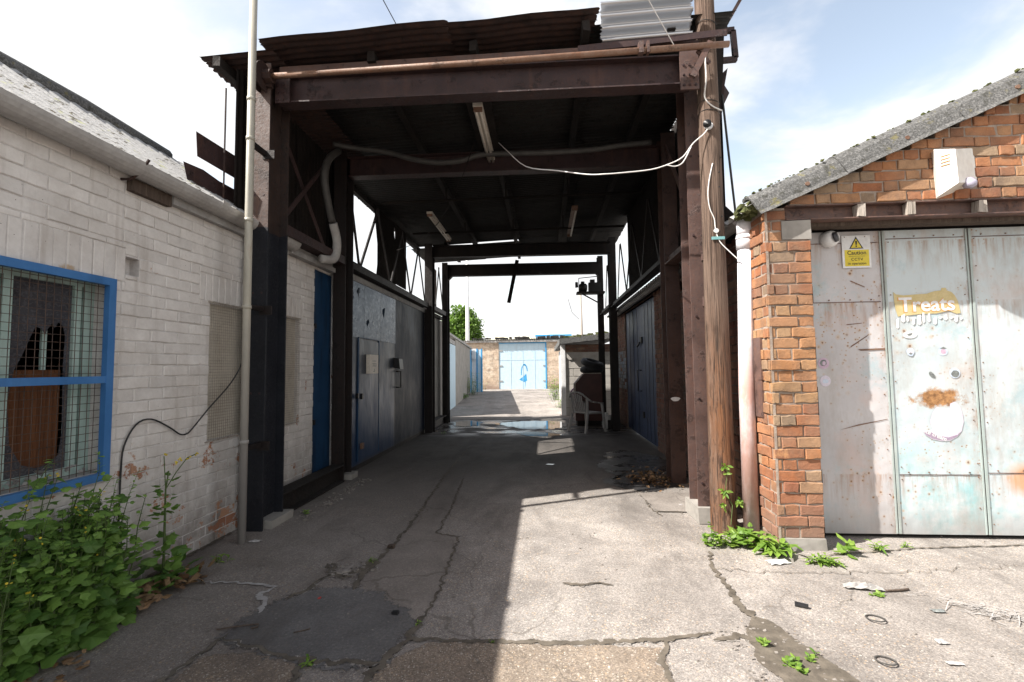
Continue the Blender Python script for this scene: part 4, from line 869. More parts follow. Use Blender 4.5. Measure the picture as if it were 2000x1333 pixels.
def cable(name, pts, r, mat, label, cat='cable', group=None, jit=0.):
    mb = MB(); mb.tube(smooth([Vector(p) + Vector((0, 0, rnd.uniform(-jit, jit))) for p in pts]), r, 6); return tag(mb.build(name, MAT[mat], None, True), label, cat, group)
cable('cable', [(-.50, 5.3, 4.10), (-.38, 5.0, 3.86), (-.15, 4.6, 3.48), (.16, 4.3, 3.29), (.42, 4.1, 3.15), (.56, 4.0, 3.105), (.75, 3.98, 3.105), (.97, 3.97, 3.125), (1.12, 3.97, 3.165), (1.24, 3.965, 3.22), (1.33, 3.96, 3.33), (1.42, 3.955, 3.41), (1.47, 3.95, 3.475)], .0055, 'cable', 'white cable sagging from the ceiling light to the pole camera', jit=.006)
cable('cable', [(1.10, 3.97, 3.155), (1.17, 3.96, 3.135), (1.24, 3.96, 3.17), (1.31, 3.955, 3.30)], .005, 'cable', 'short loose white loop hanging off the sagging white cable')
cable('cable', [(1.49, 3.964, 3.15), (1.455, 3.962, 3.0), (1.44, 3.962, 2.87), (1.452, 3.962, 2.75), (1.485, 3.962, 2.66), (1.492, 3.96, 2.57), (1.52, 3.955, 2.46), (1.60, 3.93, 2.35), (1.66, 3.9, 2.27)], .0045, 'cable', 'thin white cable running down the wooden pole past the disc')
cable('cable', [(1.45, 3.87, 4.12), (1.42, 3.85, 4.02), (1.425, 3.86, 3.85), (1.44, 3.95, 3.74), (1.5, 3.955, 3.66), (1.59, 3.97, 3.62)], .006, 'cable', 'white cable looped over the rusty pipe at the pole')
cable('cable', sag((1.72, 4.28, 3.95), (1.80, 4.28, 2.78), .02), .011, 'cablek', 'black cable hanging beside the right end of the canopy')
cable('cable', sag((-1.23, 3.9, 4.42), (-2.2, 2.0, 6.2), .05), .004, 'cablek', 'thin dark wire rising from the roof into the sky')
cable('cable', sag((1.18, 3.86, 4.13), (.55, 3.4, 4.85), .01), .004, 'cable', 'thin pale wire crossing the shiny bent roof sheet')
cable('cable', [(-.78, 5.2, 4.06), (-1.1, 5.8, 3.75), (-1.5, 6.4, 3.5), (-2.0, 7.0, 3.4), (-2.5, 7.6, 3.45)], .005, 'purlin', 'thin dark wire sagging from the light to the left lattice')
cable('cable', [(XL + .025, 2.778, .45), (XL + .02, 2.785, .75), (XL + .02, 2.80, .92), (XL + .022, 2.88, 1.05), (XL + .024, 2.995, 1.075), (XL + .024, 3.15, 1.0), (XL + .024, 3.25, .935), (XL + .03, 3.31, .93), (XL + .035, 3.36, .965), (XL + .05, 3.5, 1.1), (XL + .07, 3.73, 1.3), (XL + .09, 3.85, 1.5), (XL + .1, 3.93, 1.8)], .0055, 'cablek', 'black cable curling over the white brick wall')
cable('cable', [(1.84, 5.78, 1.15), (1.82, 5.70, 1.10), (1.82, 5.66, .95), (1.82, 5.74, .70), (1.82, 5.88, .66), (1.82, 5.97, .85), (1.82, 5.92, 1.06), (1.84, 5.80, 1.15)], .007, 'hose', 'grey loop of cable hanging on the sooty brick wall')
mb = MB(); hp = [(-2.55, 5.30, 4.18), (-2.3, 5.45, 4.19), (-1.95, 5.5, 4.15), (-1.6, 5.5, 4.04), (-1.3, 5.5, 3.985), (-1.0, 5.5, 3.995), (-.75, 5.5, 4.06), (-.4, 5.5, 4.06), (.15, 5.5, 4.05), (.6, 5.5, 4.06), (1.0, 5.5, 4.10), (1.35, 5.5, 4.12)]
mb.tube(smooth([Vector(q) for q in hp]), .032, 12); tag(mb.build('flexible_duct', MAT['hose'], None, True), 'grey flexible duct sagging under the front roof bay', 'duct')
fd = thing('flexible_duct', 'grey flexible duct curving down beside the second left column', 'duct', (-2.5, 5.2, 3))
mb = MB(); mb.tube(smooth([Vector(q) for q in ((-2.5, 5.36, 4.12), (-2.5, 5.1, 3.9), (-2.5, 5.0, 3.66), (-2.5, 5.06, 3.42), (-2.5, 5.2, 3.17))]), .042, 12); mb.build('upper_hose', MAT['hose'], fd, True)
mb = MB(); mb.tube(smooth([Vector(q) for q in ((-2.5, 5.22, 3.16), (-2.5, 5.32, 3.0), (-2.5, 5.32, 2.84), (-2.5, 5.22, 2.72), (-2.54, 5.02, 2.68))]), .05, 12); mb.build('lower_elbow', MAT['gutter'], fd, True)
def lamp(x, y0, y1, label, broken=False):
    t = thing('strip_light', label, 'light', (x, (y0 + y1) / 2, 4.1), 'fluorescent lights under the canopy')
    mb = MB(); mb.box(x - .05, x + .05, y0, y1, 4.095, 4.13); mb.build('batten', MAT['cream'] if not broken else MAT['pipe_rust'], t)
    for s in ((-1, 1) if not broken else (1,)):
        mb = MB(); mb.tube([(x + s * .024, y0 + .05, 4.075), (x + s * .024, y1 - .05, 4.075)], .016, 10); mb.build('tube', MAT['cream'], t, True)
    mb = MB()
    for y in (y0 + .02, y1 - .05): mb.box(x - .045, x + .045, y, y + .03, 4.055, 4.095)
    mb.build('lamp_holder', MAT['pipe_rust'], t, split=True)
lamp(-.637, 4.50, 5.86, 'twin tube strip light nearest the canopy front'); lamp(-1.94, 7.65, 9.30, 'narrow twin tube strip light at the back left of the ceiling'); lamp(.57, 7.62, 9.25, 'rusty single tube strip light at the back right of the ceiling', True)
mb = MB(); mb.bar((-.64, 11.60, 4.17), (-.87, 11.60, 3.07), .09, .07, (0, 1, 0)); tag(mb.build('hanging_timber', MAT['purlin']), 'broken dark timber dangling from the rear beam', 'timber')
cw = thing('winch', 'dark winch motor on a shelf at the rear right column', 'winch', (1.2, 11.6, 3.25))
mb = MB(); mb.box(.86, 1.56, 11.42, 11.69, 3.24, 3.29); mb.bar((1.5, 11.5, 2.95), (1.0, 11.5, 3.24), .03, .03); mb.build('shelf', MAT['dcolumn'], cw)
mb = MB(); mb.tube([(.92, 11.55, 3.40), (.95, 11.55, 3.40), (1.10, 11.55, 3.40), (1.13, 11.55, 3.40)], [.06, .11, .11, .07], 14); mb.tube([(1.02, 11.55, 3.50), (1.02, 11.55, 3.56)], .05, 10); mb.build('motor', MAT['black'], cw, True)
mb = MB(); mb.box(1.16, 1.48, 11.46, 11.64, 3.291, 3.52); mb.box(1.2, 1.32, 11.48, 11.6, 3.52, 3.60); mb.box(.83, .90, 11.5, 11.6, 3.42, 3.54, 0, .5, .01); mb.build('gearbox', MAT['black'], cw)
mb = MB(); mb.tube([(.92, 11.5, 3.30), (.92, 11.5, 3.64), (1.4, 11.5, 3.68), (1.42, 11.5, 3.5)], .012, 6); mb.build('guard_rail', MAT['dcolumn'], cw)

# ------------------------------------------------------------------ right: brick garage with painted metal doors
GA = thing('brick_garage', 'orange brick garage with pale rusty sheet metal doors and a cement roof verge', 'garage', (1.9, 3.67, 0))
YF, YD = 3.67, 3.93
def tn(r, u, v): return min(1, max(0, r.random() * .95 + (.05 if v < 1.3 else 0)))
mb = MB(); bricks(mb, (1.7545, YF, 0), (1, 0, 0), (0, 0, 1), (0, -1, 0), .3405, 2.53, .0845, .222, [(.13, .35, 2.375, 2.53)], bond=1, joint=.0105, depth=.010, wall=.24, jit=.0042, tones=tn, zone=lambda u, v: (2 if (1.02 < v < 1.95 and rnd.random() < .8) else 0))
bricks(mb, (1.7555, YF + .24, 0), (0, -1, 0), (0, 0, 1), (-1, 0, 0), .251, 2.60, .0845, .222, [], bond=1, joint=.0105, depth=.010, wall=.02, jit=.0042, zone=lambda u, v: (2 if (1.02 < v < 1.95 and rnd.random() < .8) else 0))
bricks(mb, (1.7545, YF, 2.533), (1, 0, 0), (0, 0, 1), (0, -1, 0), .16, .10, .0845, .222, bond=2, joint=.011, depth=.008, wall=.24, jit=.003)
mb.build('pillar', [MAT['rbrick'], MAT['mortar'], MAT['obrick']], GA)
mb = MB(); mb.box(1.884, 2.103, YF - .012, YF + .2, 2.378, 2.528, 0, .5, .003); mb.build('padstone', MAT['render'], GA)
mb = MB(); mb.box(1.77, 2.10, YF - .018, YF + .26, -.01, .085, 0, .5, .006); mb.build('pillar_foot', MAT['render'], GA)
VS = .440; vb = lambda x: 2.60 + VS * (x - 1.74)
mb = MB(); bricks(mb, (1.92, YF, 2.655), (1, 0, 0), (0, 0, 1), (0, -1, 0), 3.6, 1.5, .0815, .228, bond=1, joint=.011, depth=.010, wall=.23, jit=.0042, tones=tn, top=lambda v: (max(0, (v + .02 + 2.655 - 2.60 - .02) / VS + 1.74 - 1.92), 9), zone=lambda u, v: 0)
mb.build('gable', [MAT['rbrick'], MAT['mortar']], GA)
# verge profile: roll on top and flat apron
pr = [(.0, -.085), (.012, -.085), (.020, -.02), (.035, .045), (.06, .085), (.10, .10), (.14, .10), (.16, .088), (.16, .07), (.10, .082), (.065, .068), (.048, .04), (.03, -.03), (.0, -.085)]
pv = [(x - .0, z + .0) for x, z in pr][:-1]
vx = Vector((0, 1, 0)); a = Vector((1.66, 3.575, vb(1.66) + .075)); dv = Vector((1, 0, VS)).normalized(); vz = vx.cross(dv) * -1
if vz.z < 0: vz = -vz
rs_ = (0, .72, 1.62, 2.5, 3.4, 4.3)
vg = None
for k in range(5):
    mb = MB(); p0 = a + dv * rs_[k]; p1 = a + dv * (rs_[k + 1] + .05); off = vz * (.006 * (k % 2)) - vx * (.004 * (k % 2))
    seg = 14; prev = None
    for q in range(seg + 1):
        p = p0.lerp(p1, q / seg); ring = [mb.vert(p + off + vx * (x + rnd.uniform(-.0015, .0015)) + vz * (z + rnd.uniform(-.002, .002))) for x, z in pv]
        if prev:
            for c in range(len(pv)): mb.face((prev[c], prev[(c + 1) % len(pv)], ring[(c + 1) % len(pv)], ring[c]))
        else: mb.face(ring)
        prev = ring
    mb.face(prev[::-1]); o = mb.build('verge', MAT['asbestos'], GA)
    mb = MB(); mb.disc(p0.lerp(p1, .55) + vx * .03 + vz * -.02, (0, -1, 0), .016, .02, 8); mb.build('fixing_bolt', MAT['pipe_rust'], o)
mb = MB(); corr(mb, (1.62, 3.64, vb(1.62) + .10), dv, 4.2, (0, 1, 0), 8.0, vz, .146, .024, ns=3); mb.build('roof', MAT['lroof'], GA, True)
mb = MB()
for k in range(70): 
    p = a + dv * rnd.uniform(0, 3.2) + vx * rnd.uniform(.05, .13) + vz * .10; s = rnd.uniform(.004, .012); mb.box(p.x - s, p.x + s, p.y - s, p.y + s, p.z - s * .5, p.z + s * .7, 0, .5, s * .5)
for k in range(40):
    p = Vector((1.70 + rnd.uniform(-.07, .06), 3.72 + rnd.uniform(-.06, .2), 2.66 + rnd.uniform(-.03, .03))); s = rnd.uniform(.01, .028); mb.box(p.x - s, p.x + s, p.y - s, p.y + s, p.z - s, p.z + s * .7, 0, .5, s * .6)
tag(mb.build('moss', MAT['moss'], GA), kind='stuff')
mb = MB(); mb.box(1.78, 5.5, YF + .23, 11.9, 2.66, 2.70); mb.build('roof_core', MAT['void'], GA)
mb = MB(); ibeam(mb, (1.925, YF + .06, 2.594), (5.5, YF + .06, 2.594), .13, .118, .009, .008, (0, 1, 0)); ln = mb.build('lintel', MAT['lintel'], GA)
mb = MB(); mb.box(2.10, 5.5, YF + .09, YF + .2, 2.505, 2.534); mb.build('soffit_board', MAT['darkwood'], GA)
for x in (2.49, 2.86, 3.375):
    mb = MB(); mb.box(x - .03, x + .028, YF - .012, YF + .05, 2.546, 2.643, 0, .5, .006); mb.build('timber_block', MAT['wood'], ln)
mb = MB(); mb.box(2.03, 2.25, YD - .0, YD + .2, 0, 2.5); mb.box(1.9, 5.5, YD + .05, YD + .08, 0, 2.55); mb.build('door_backing', MAT['void'], GA)
def dleaf(x0, x1, mat, seams):
    mb = MB(); nx, nz = 8, 20; g = []
    for i in range(nx + 1): g.append([mb.vert((x0 + (x1 - x0) * i / nx, YD + (rnd.uniform(-.0022, .0022) if 0 < i < nx else 0), .035 + 2.465 * k / nz)) for k in range(nz + 1)])
    for i in range(nx):
        for k in range(nz): mb.face((g[i][k], g[i + 1][k], g[i + 1][k + 1], g[i][k + 1]))
    mb.box(x0, x1, YD + .004, YD + .045, .035, 2.5)
    o = mb.build('door_leaf', MAT[mat], GA, True)
    mb = MB(); mb.box(x0, x0 + .017, YD - .008, YD - .003, .04, 2.495); mb.box(x1 - .012, x1, YD - .007, YD - .0028, .04, 2.495); mb.build('edge_strip', MAT['leafedge'], o)
    mb = MB()
    for z in seams: mb.box(x0 + .03, x1 - .024, YD - .0045, YD - .0025, z, z + .006)
    mb.build('panel_seam', MAT['lintel'], o)
    mb = MB()
    for z in [.12 + .115 * k for k in range(21)]:
        for x in (x0 + .045, x1 - .04):
            if rnd.random() < .45: mb.disc((x + rnd.uniform(-.006, .006), YD - .001, z + rnd.uniform(-.02, .02)), (0, -1, 0), .0045, .0045, 7)
    for z in seams:
        for k in range(4): mb.disc((x0 + .1 + (x1 - x0 - .2) * k / 3, YD - .001, z + .022), (0, -1, 0), .0055, .006, 7)
    tag(mb.build('rivets', MAT['pipe_rust'], o), kind='stuff'); return o
d1 = dleaf(2.105, 2.805, 'leaf1', (2.40, 1.905)); d2 = dleaf(2.815, 3.475, 'leaf2', (2.425, .50)); d3 = dleaf(3.487, 4.25, 'leaf2', (2.425, .515)); dleaf(4.26, 4.95, 'leaf2', (.5, 2.42))
mb = MB()
for p in ([(2.52, 1.53), (2.66, 1.625), (2.665, 1.635), (2.525, 1.545)], [(2.40, .86), (2.55, .905), (2.78, .95), (2.78, .945), (2.55, .895)], [(2.58, 1.518), (2.79, 1.525), (2.79, 1.51), (2.6, 1.505)], [(2.55, 2.09), (2.66, 2.035), (2.66, 2.028), (2.55, 2.08)], [(2.5, 1.725), (2.62, 1.735), (2.62, 1.73), (2.5, 1.718)]): mb.poly([(x, YD - .0035, z) for x, z in p])
mb.build('scratch', MAT['pipe_rust'], d1, split=True)
def text(name, body, size, loc, mat, par, ext=.0006, bold=0., rot=0., shear=0., sp=1.):
    cu = bpy.data.curves.new(name, 'FONT'); cu.body = body; cu.size = size; cu.extrude = ext; cu.offset = bold; cu.align_x = 'CENTER'; cu.align_y = 'CENTER'; cu.shear = shear; cu.space_character = sp; cu.resolution_u = 3
    t = bpy.data.objects.new(name, cu); COL.objects.link(t); bpy.context.view_layer.update()
    me = bpy.data.meshes.new_from_object(t.evaluated_get(bpy.context.evaluated_depsgraph_get())); bpy.data.objects.remove(t)
    me.transform(Matrix.Translation(Vector(loc)) @ Matrix.Rotation(R(90), 4, 'X') @ Matrix.Rotation(rot, 4, 'Z')); me.materials.clear(); me.materials.append(MAT[mat])
    o = bpy.data.objects.new(name, me); COL.objects.link(o)
    if par is not None: o.parent = par; o.matrix_parent_inverse = Matrix.Translation(-Vector(par.location)) if par.type == 'EMPTY' else Matrix()
    return o
def flat(name, pts, y, mat, par, label=None):
    mb = MB(); mb.poly([(x, y, z) for x, z in pts]); o = mb.build(name, MAT[mat], par); 
    if label: o['label'] = label
    return o
# remains of the painted word
banner = [(2.880, 1.985), (2.90, 1.965), (2.96, 1.955), (3.06, 1.962), (3.14, 1.965), (3.20, 1.985), (3.25, 1.99), (3.255, 2.01), (3.29, 2.01), (3.295, 1.988), (3.33, 1.975), (3.355, 1.945), (3.375, 1.90), (3.385, 1.835), (3.39, 1.80), (3.36, 1.795), (3.30, 1.82), (3.20, 1.80), (3.10, 1.80), (3.0, 1.79), (2.93, 1.785), (2.905, 1.78), (2.89, 1.84), (2.882, 1.91)]
bn = flat('sticker', banner, YD - .004, 'treat_yellow', d2, 'torn yellow sticker with white lettering')
text('lettering', 'Treats', .165, (3.13, YD - .0048, 1.872), 'orange', bn, .0002, .007, R(1)); text('lettering', 'Treats', .165, (3.135, YD - .0056, 1.874), 'white', bn, .0003, .0035, R(1))
mb = MB(); rnd.seed(21)
for k in range(13):
    x = 2.885 + k * .041; w = rnd.uniform(.022, .038); top_ = 1.80 + rnd.uniform(-.035, .012); bt = 1.725 + rnd.uniform(-.02, .03)
    if k == 0: top_ = 1.77; bt = 1.68
    mb.poly([(x, YD - .0046, bt + .015), (x + w * .5, YD - .0046, bt), (x + w, YD - .0046, bt + .012), (x + w + rnd.uniform(-.006, .004), YD - .0046, top_), (x + .004, YD - .0046, top_ + rnd.uniform(-.02, .005))])
mb.build('torn_letters', MAT['white'], bn)
def oval(cx, cz, rx, rz, rot=0, n=22, bite=0):
    c, s = math.cos(rot), math.sin(rot); out = []
    for k in range(n):
        a = 2 * math.pi * k / n; q = 1 - (rnd.uniform(0, .18) if bite else 0); x, z = rx * math.cos(a) * q, rz * math.sin(a) * q; out.append((cx + x * c - z * s, cz + x * s + z * c))
    return out
o = flat('sticker', oval(2.99, 1.63, .056, .03), YD - .004, 'white', d2, 'white oval sticker'); flat('print', [(2.965, 1.632), (2.985, 1.64), (3.01, 1.645), (3.0, 1.625), (2.98, 1.62)], YD - .0046, 'greyink', o); 
o = flat('sticker', oval(2.985, 1.49, .034, .036, 0, 18, 1), YD - .004, 'stk_blue', d2, 'small torn pale blue sticker'); flat('print', oval(2.988, 1.497, .02, .023, 0, 14, 1), YD - .0046, 'lav', o); flat('print', [(2.97, 1.478), (2.985, 1.486), (3.0, 1.476), (2.985, 1.466)], YD - .0052, 'greyink', o)
o = flat('sticker', oval(3.235, 1.49, .038, .04, 0, 18, 1), YD - .004, 'stk_blue', d2, 'small blue and pink sticker'); flat('print', oval(3.237, 1.49, .024, .024, 0, 14, 1), YD - .0046, 'stk_pink', o); flat('print', [(3.21, 1.515), (3.24, 1.528), (3.265, 1.512), (3.24, 1.508)], YD - .0052, 'greyink', o)
flat('sticker', oval(3.14, 1.30, .038, .018, R(-50), 14, 1), YD - .004, 'greyink', d2, 'small grey peeled sticker')
o = flat('sticker', oval(3.313, 1.315, .042, .042), YD - .004, 'stk_blue', d2, 'round grey and blue sticker'); flat('print', oval(3.315, 1.308, .033, .03, 0, 16, 1), YD - .0046, 'greyink', o)
o = flat('sticker', oval(2.303, 1.405, .044, .046), YD - .004, 'stk_pink', d1, 'round pink and grey sticker'); flat('print', oval(2.30, 1.41, .03, .03, 0, 14, 1), YD - .0046, 'greyink', o); flat('print', oval(2.305, 1.405, .015, .02, 0, 10, 1), YD - .0052, 'stk_pink', o)
o = flat('sticker', oval(2.31, 1.26, .042, .046), YD - .004, 'lav', d1, 'round pale blue grey sticker'); flat('print', oval(2.31, 1.258, .026, .02, 0, 14, 1), YD - .0046, 'stk_blue', o)
ic = [(3.10, .925), (3.125, 1.0), (3.16, 1.045), (3.19, 1.035), (3.225, 1.02), (3.255, 1.03), (3.262, 1.07), (3.30, 1.085), (3.335, 1.045), (3.352, .98), (3.355, .92), (3.335, .85), (3.30, .805), (3.245, .775), (3.18, .77), (3.11, .785), (3.06, .82), (3.045, .845), (3.09, .85), (3.115, .87)]
o = flat('sticker', ic, YD - .004, 'lav', d2, 'large torn round lavender sticker')
flat('print', [(3.045, .843), (3.09, .848), (3.15, .815), (3.23, .80), (3.30, .82), (3.332, .85), (3.30, .808), (3.245, .78), (3.18, .775), (3.11, .79), (3.062, .822)], YD - .0046, 'mauve', o); text('lettering', 'ice cream', .046, (3.135, YD - .0052, .818), 'white', o, .0002, .001, R(-24))
# caution sign
sg = thing('warning_sign', 'small white and yellow caution sign with triangle screwed to the left door leaf', 'sign', (2.605, YD, 2.19))
mb = MB(); mb.box(2.492, 2.718, YD - .012, YD - .007, 2.192, 2.464); mb.build('board', MAT['white'], sg)
flat('yellow_panel', [(2.51, 2.206), (2.703, 2.206), (2.703, 2.343), (2.51, 2.343)], YD - .0125, 'yellow', sg)
flat('triangle', [(2.548, 2.352), (2.662, 2.352), (2.605, 2.455)], YD - .0125, 'ink', sg); flat('triangle', [(2.563, 2.3605), (2.647, 2.3605), (2.605, 2.437)], YD - .0131, 'yellow', sg)
mb = MB(); mb.poly([(2.600, YD - .0137, 2.384), (2.610, YD - .0137, 2.384), (2.613, YD - .0137, 2.417), (2.597, YD - .0137, 2.417)]); mb.poly([(2.605 + .007 * math.cos(k), YD - .0137, 2.373 + .007 * math.sin(k)) for k in [q * math.pi / 5 for q in range(10)]]); mb.build('exclamation_mark', MAT['ink'], sg)
text('lettering', 'Caution', .047, (2.606, YD - .0133, 2.317), 'ink', sg, .0002, .0006); text('lettering', 'CCTV', .033, (2.606, YD - .0133, 2.262), 'ink', sg, .0002, .0004, 0, 0, 1.15); text('lettering', 'in operation', .029, (2.606, YD - .0133, 2.228), 'ink', sg, .0002, .0003)
flat('underline', [(2.54, 2.288), (2.672, 2.288), (2.672, 2.291), (2.54, 2.291)], YD - .0131, 'ink', sg)
mb = MB()
for x in (2.515, 2.675): mb.disc((x, YD - .012, 2.452), (0, -1, 0), .004, .003, 8)
mb.build('screw', MAT['pipe_rust'], sg, split=True)
cc = thing('security_camera', 'white round camera housing under the garage lintel beside the caution sign', 'camera', (2.385, YD, 2.43))
mb = MB(); mb.tube([(2.385, YD - .0, 2.435), (2.385, YD - .03, 2.435), (2.387, YD - .055, 2.432), (2.395, YD - .085, 2.43)], [.068, .07, .066, .05], 22); mb.build('housing', MAT['white'], cc, True)
mb = MB(); mb.tube([(2.393, YD - .08, 2.436), (2.408, YD - .097, 2.44)], [.044, .040], 18); mb.build('lens', MAT['pane'], cc, True)
# alarm box
ab = thing('alarm_box', 'white wedge shaped alarm box with round lens on the brick gable', 'box', (3.19, YF, 2.7))
mb = MB(); A_, RT, B_, C_, D_, E_ = (2.998, 3.60, 3.026), (3.082, 3.52, 2.987), (3.307, 3.65, 3.045), (3.318, 3.65, 2.774), (3.09, 3.52, 2.73), (3.012, 3.60, 2.663)
iv = [mb.vert(p) for p in (A_, RT, B_, C_, D_, E_)]; wv_ = [mb.vert((p[0] + .03, YF - .008, p[2])) for p in (A_, B_, C_, E_)]
mb.face((iv[0], iv[1], iv[4], iv[5])); mb.face((iv[1], iv[2], iv[3], iv[4])); mb.face((iv[0], wv_[0], wv_[1], iv[2], iv[1])); mb.face((iv[0], iv[5], wv_[3], wv_[0])); mb.face((iv[2], wv_[1], wv_[2], iv[3])); mb.build('cover', MAT['box'], ab)
mb = MB(); mb.poly([E_, D_, C_, (3.348, YF - .008, 2.772), (3.042, YF - .008, 2.66)]); mb.build('underside', MAT['cream'], ab)
mb = MB(); mb.tube([(3.225, YF - .07, 2.765), (3.222, YF - .09, 2.738), (3.22, YF - .095, 2.72), (3.218, YF - .095, 2.708)], [.04, .042, .034, .012], 16); mb.build('lens', MAT['glass'], ab, True)
mb = MB()
for k in range(4): mb.bar((3.020, 3.577, 2.955 - k * .024), (3.058, 3.541, 2.958 - k * .024), .004, .005, (0, 1, 0))
mb.build('vent_slot', MAT['orange'], ab, split=True)
# side wall along the passage
mb = MB(); XW = 1.88
bricks(mb, (XW, 12.0, 0), (0, -1, 0), (0, 0, 1), (-1, 0, 0), 12.0 - 3.92, 2.64, .080, .228, [(1.45, 4.2, 0, 2.60)], wall=.22, depth=.008, joint=.011, jit=.003, bond=1, zone=lambda u, v: 2 if (u < 1.45 and .9 < v < 1.75 and rnd.random() < .9) else 0)
mb.build('side_wall', [MAT['dbrick'], MAT['dmortar'], MAT['bbrick']], GA)
sd = None
for ya, yb in ((7.81, 8.93), (8.94, 10.54)):
    mb = MB(); mb.box(XW + .02, XW + .06, ya, yb, .03, 2.59, 0, .5, .003); o = mb.build('side_door', MAT['rightdoor'], GA); sd = sd or o
    mb = MB()
    for k in range(1, 4): y = ya + (yb - ya) * k / 4; mb.box(XW + .014, XW + .02, y - .004, y + .004, .06, 2.56)
    mb.build('board_joint', MAT['black'], o, split=True)
mb = MB(); mb.tube([(XW + .03, 9.05, 1.32), (XW - .05, 9.05, 1.32), (XW - .05, 9.05, .92), (XW + .03, 9.05, .92)], .014, 8); mb.build('pull_handle', MAT['black'], o)
mb = MB(); mb.box(XW - .01, XW + .018, 8.85, 8.99, 1.84, 1.96); mb.bar((XW - .02, 8.95, 1.86), (XW - .03, 9.15, 1.79), .03, .03); mb.build('lock_cover', MAT['black'], sd)
mb = MB(); mb.box(XW - .01, XW + .018, 8.82, 8.9, .42, .54); mb.build('bolt', MAT['black'], sd)
mb = MB(); mb.box(XW - .0, XW + .12, 7.75, 10.6, 2.60, 2.66); mb.build('door_head', MAT['purlin'], GA)
mb = MB(); mb.prism([(.07 * math.cos(a), .07 * math.sin(a)) for a in [math.pi * k / 8 for k in range(8, 17)]] + [(.06 * math.cos(a), .06 * math.sin(a)) for a in [math.pi * k / 8 for k in range(16, 7, -1)]], (1.75, 3.90, 2.68), (1.75, 11.4, 2.66), (1, 0, 0), (0, 0, 1)); gt = mb.build('gutter', MAT['gutter'], GA)
mb = MB(); mb.prism([(.076 * math.cos(a), .078 * math.sin(a)) for a in [math.pi * k / 12 for k in range(12, 25)]], (1.75, 3.895, 2.69), (1.75, 4.08, 2.69), (1, 0, 0), (0, 0, 1)); mb.build('gutter_end', MAT['pvc'], gt)
mb = MB(); mb.tube([(1.85, 6.1, 2.45), (1.76, 6.1, 2.47), (1.70, 6.0, 2.52), (1.72, 5.2, 2.58), (1.72, 4.75, 2.60)], .055, 12); mb.build('overflow_pipe', MAT['hose'], GA, True)
# downpipe
dp = thing('downpipe', 'fat white plastic downpipe stained red below beside the brick pillar', 'pipe', (1.69, 3.95, 0))
mb = MB(); mb.tube([(1.682, 3.95, .0), (1.690, 3.95, 1.2), (1.728, 3.95, 2.44)], .061, 20); mb.build('pipe', MAT['pvc'], dp, True)
mb = MB(); mb.tube([(1.724, 3.95, 2.38), (1.728, 3.95, 2.5)], .068, 20); mb.tube([(1.7275, 3.95, 2.465), (1.728, 3.95, 2.485)], .072, 20); mb.tube([(1.728, 3.95, 2.5), (1.734, 3.95, 2.55), (1.742, 3.96, 2.60), (1.748, 3.985, 2.63)], [.066, .068, .074, .072], 20); mb.build('socket', MAT['pvc'], dp, True)
mb = MB(); mb.tube([(1.778, 3.83, .0), (1.775, 3.835, .5), (1.772, 3.83, .9), (1.770, 3.83, 1.9)], .0075, 7); tag(mb.build('conduit', MAT['pipe_rust'], None, True), 'thin red conduit running up beside the brick pillar', 'pipe')
mb = MB(); mb.box(1.735, 1.755, 3.78, 3.90, .98, 1.62); mb.box(1.73, 1.76, 3.77, 3.84, 1.28, 1.31); tag(mb.build('steel_strip', MAT['lintel']), 'rusty steel plate fixed upright to the side of the brick pillar', 'plate')

# ------------------------------------------------------------------ far end of the passage
def torus(mb, c, ax, Rr, r, n=28, k=12, m=0, sq=1.):
    c = Vector(c); ax = Vector(ax).normalized(); x = ax.orthogonal().normalized(); y = ax.cross(x); g = []
    for i in range(n):
        a = 2 * math.pi * i / n; d = x * math.cos(a) + y * math.sin(a)
        g.append([mb.vert(c + d * (Rr + r * math.cos(2 * math.pi * q / k)) + ax * r * sq * math.sin(2 * math.pi * q / k)) for q in range(k)])
    for i in range(n):
        for q in range(k): mb.face((g[i][q], g[(i + 1) % n][q], g[(i + 1) % n][(q + 1) % k], g[i][(q + 1) % k]), m)
OH = thing('outhouse', 'small rendered outhouse with mossy slab roof past the right columns', 'outhouse', (1.2, 13.4, 0))
mb = MB(); bricks(mb, (.64, 13.4, 0), (1, 0, 0), (0, 0, 1), (0, -1, 0), 1.4, 1.82, .225, .45, wall=.2, depth=.006, joint=.014, jit=.004); mb.build('wall', [MAT['block'], MAT['render']], OH)
mb = MB(); bricks(mb, (.64, 13.38, 1.822), (1, 0, 0), (0, 0, 1), (0, -1, 0), 1.4, .24, .075, .225, wall=.2, depth=.006, joint=.011); mb.build('wall', [MAT['dbrick'], MAT['dmortar']], OH)
mb = MB(); mb.box(.64, .80, 13.62, 19.2, 0, 2.02, 0, .5, .004); mb.build('wall', MAT['white'], OH)
mb = MB(); mb.poly([(.655, 13.36, 1.83)] + [(.655 + k * .085, 13.36, 1.70 - .10 * abs(math.sin(k * 1.1)) + (.12 if k > 8 else 0)) for k in range(16)] + [(1.95, 13.36, 1.83)]); mb.build('render_patch', MAT['block'], OH)
mb = MB(); n = 14
for k in range(n):
    x0, x1 = .46 + k * .125, .46 + (k + 1) * .125; z = lambda x: 2.06 + (x - .46) * .10 + rnd.uniform(-.008, .008)
    i = [mb.vert((x, y, zz)) for x in (x0, x1) for y in (13.12, 19.3) for zz in (z(x), z(x) + .16)]
    for f in ((0, 1, 5, 4), (2, 6, 7, 3), (0, 4, 6, 2), (1, 3, 7, 5), (0, 2, 3, 1), (4, 5, 7, 6)): mb.face([i[q] for q in f])
mb.build('roof', MAT['asbestos'], OH)
mb = MB(); mb.box(.50, .63, 13.34, 13.46, 0, 2.05, 0, .5, .004); mb.build('door_post', MAT['white'], OH)
mb = MB()
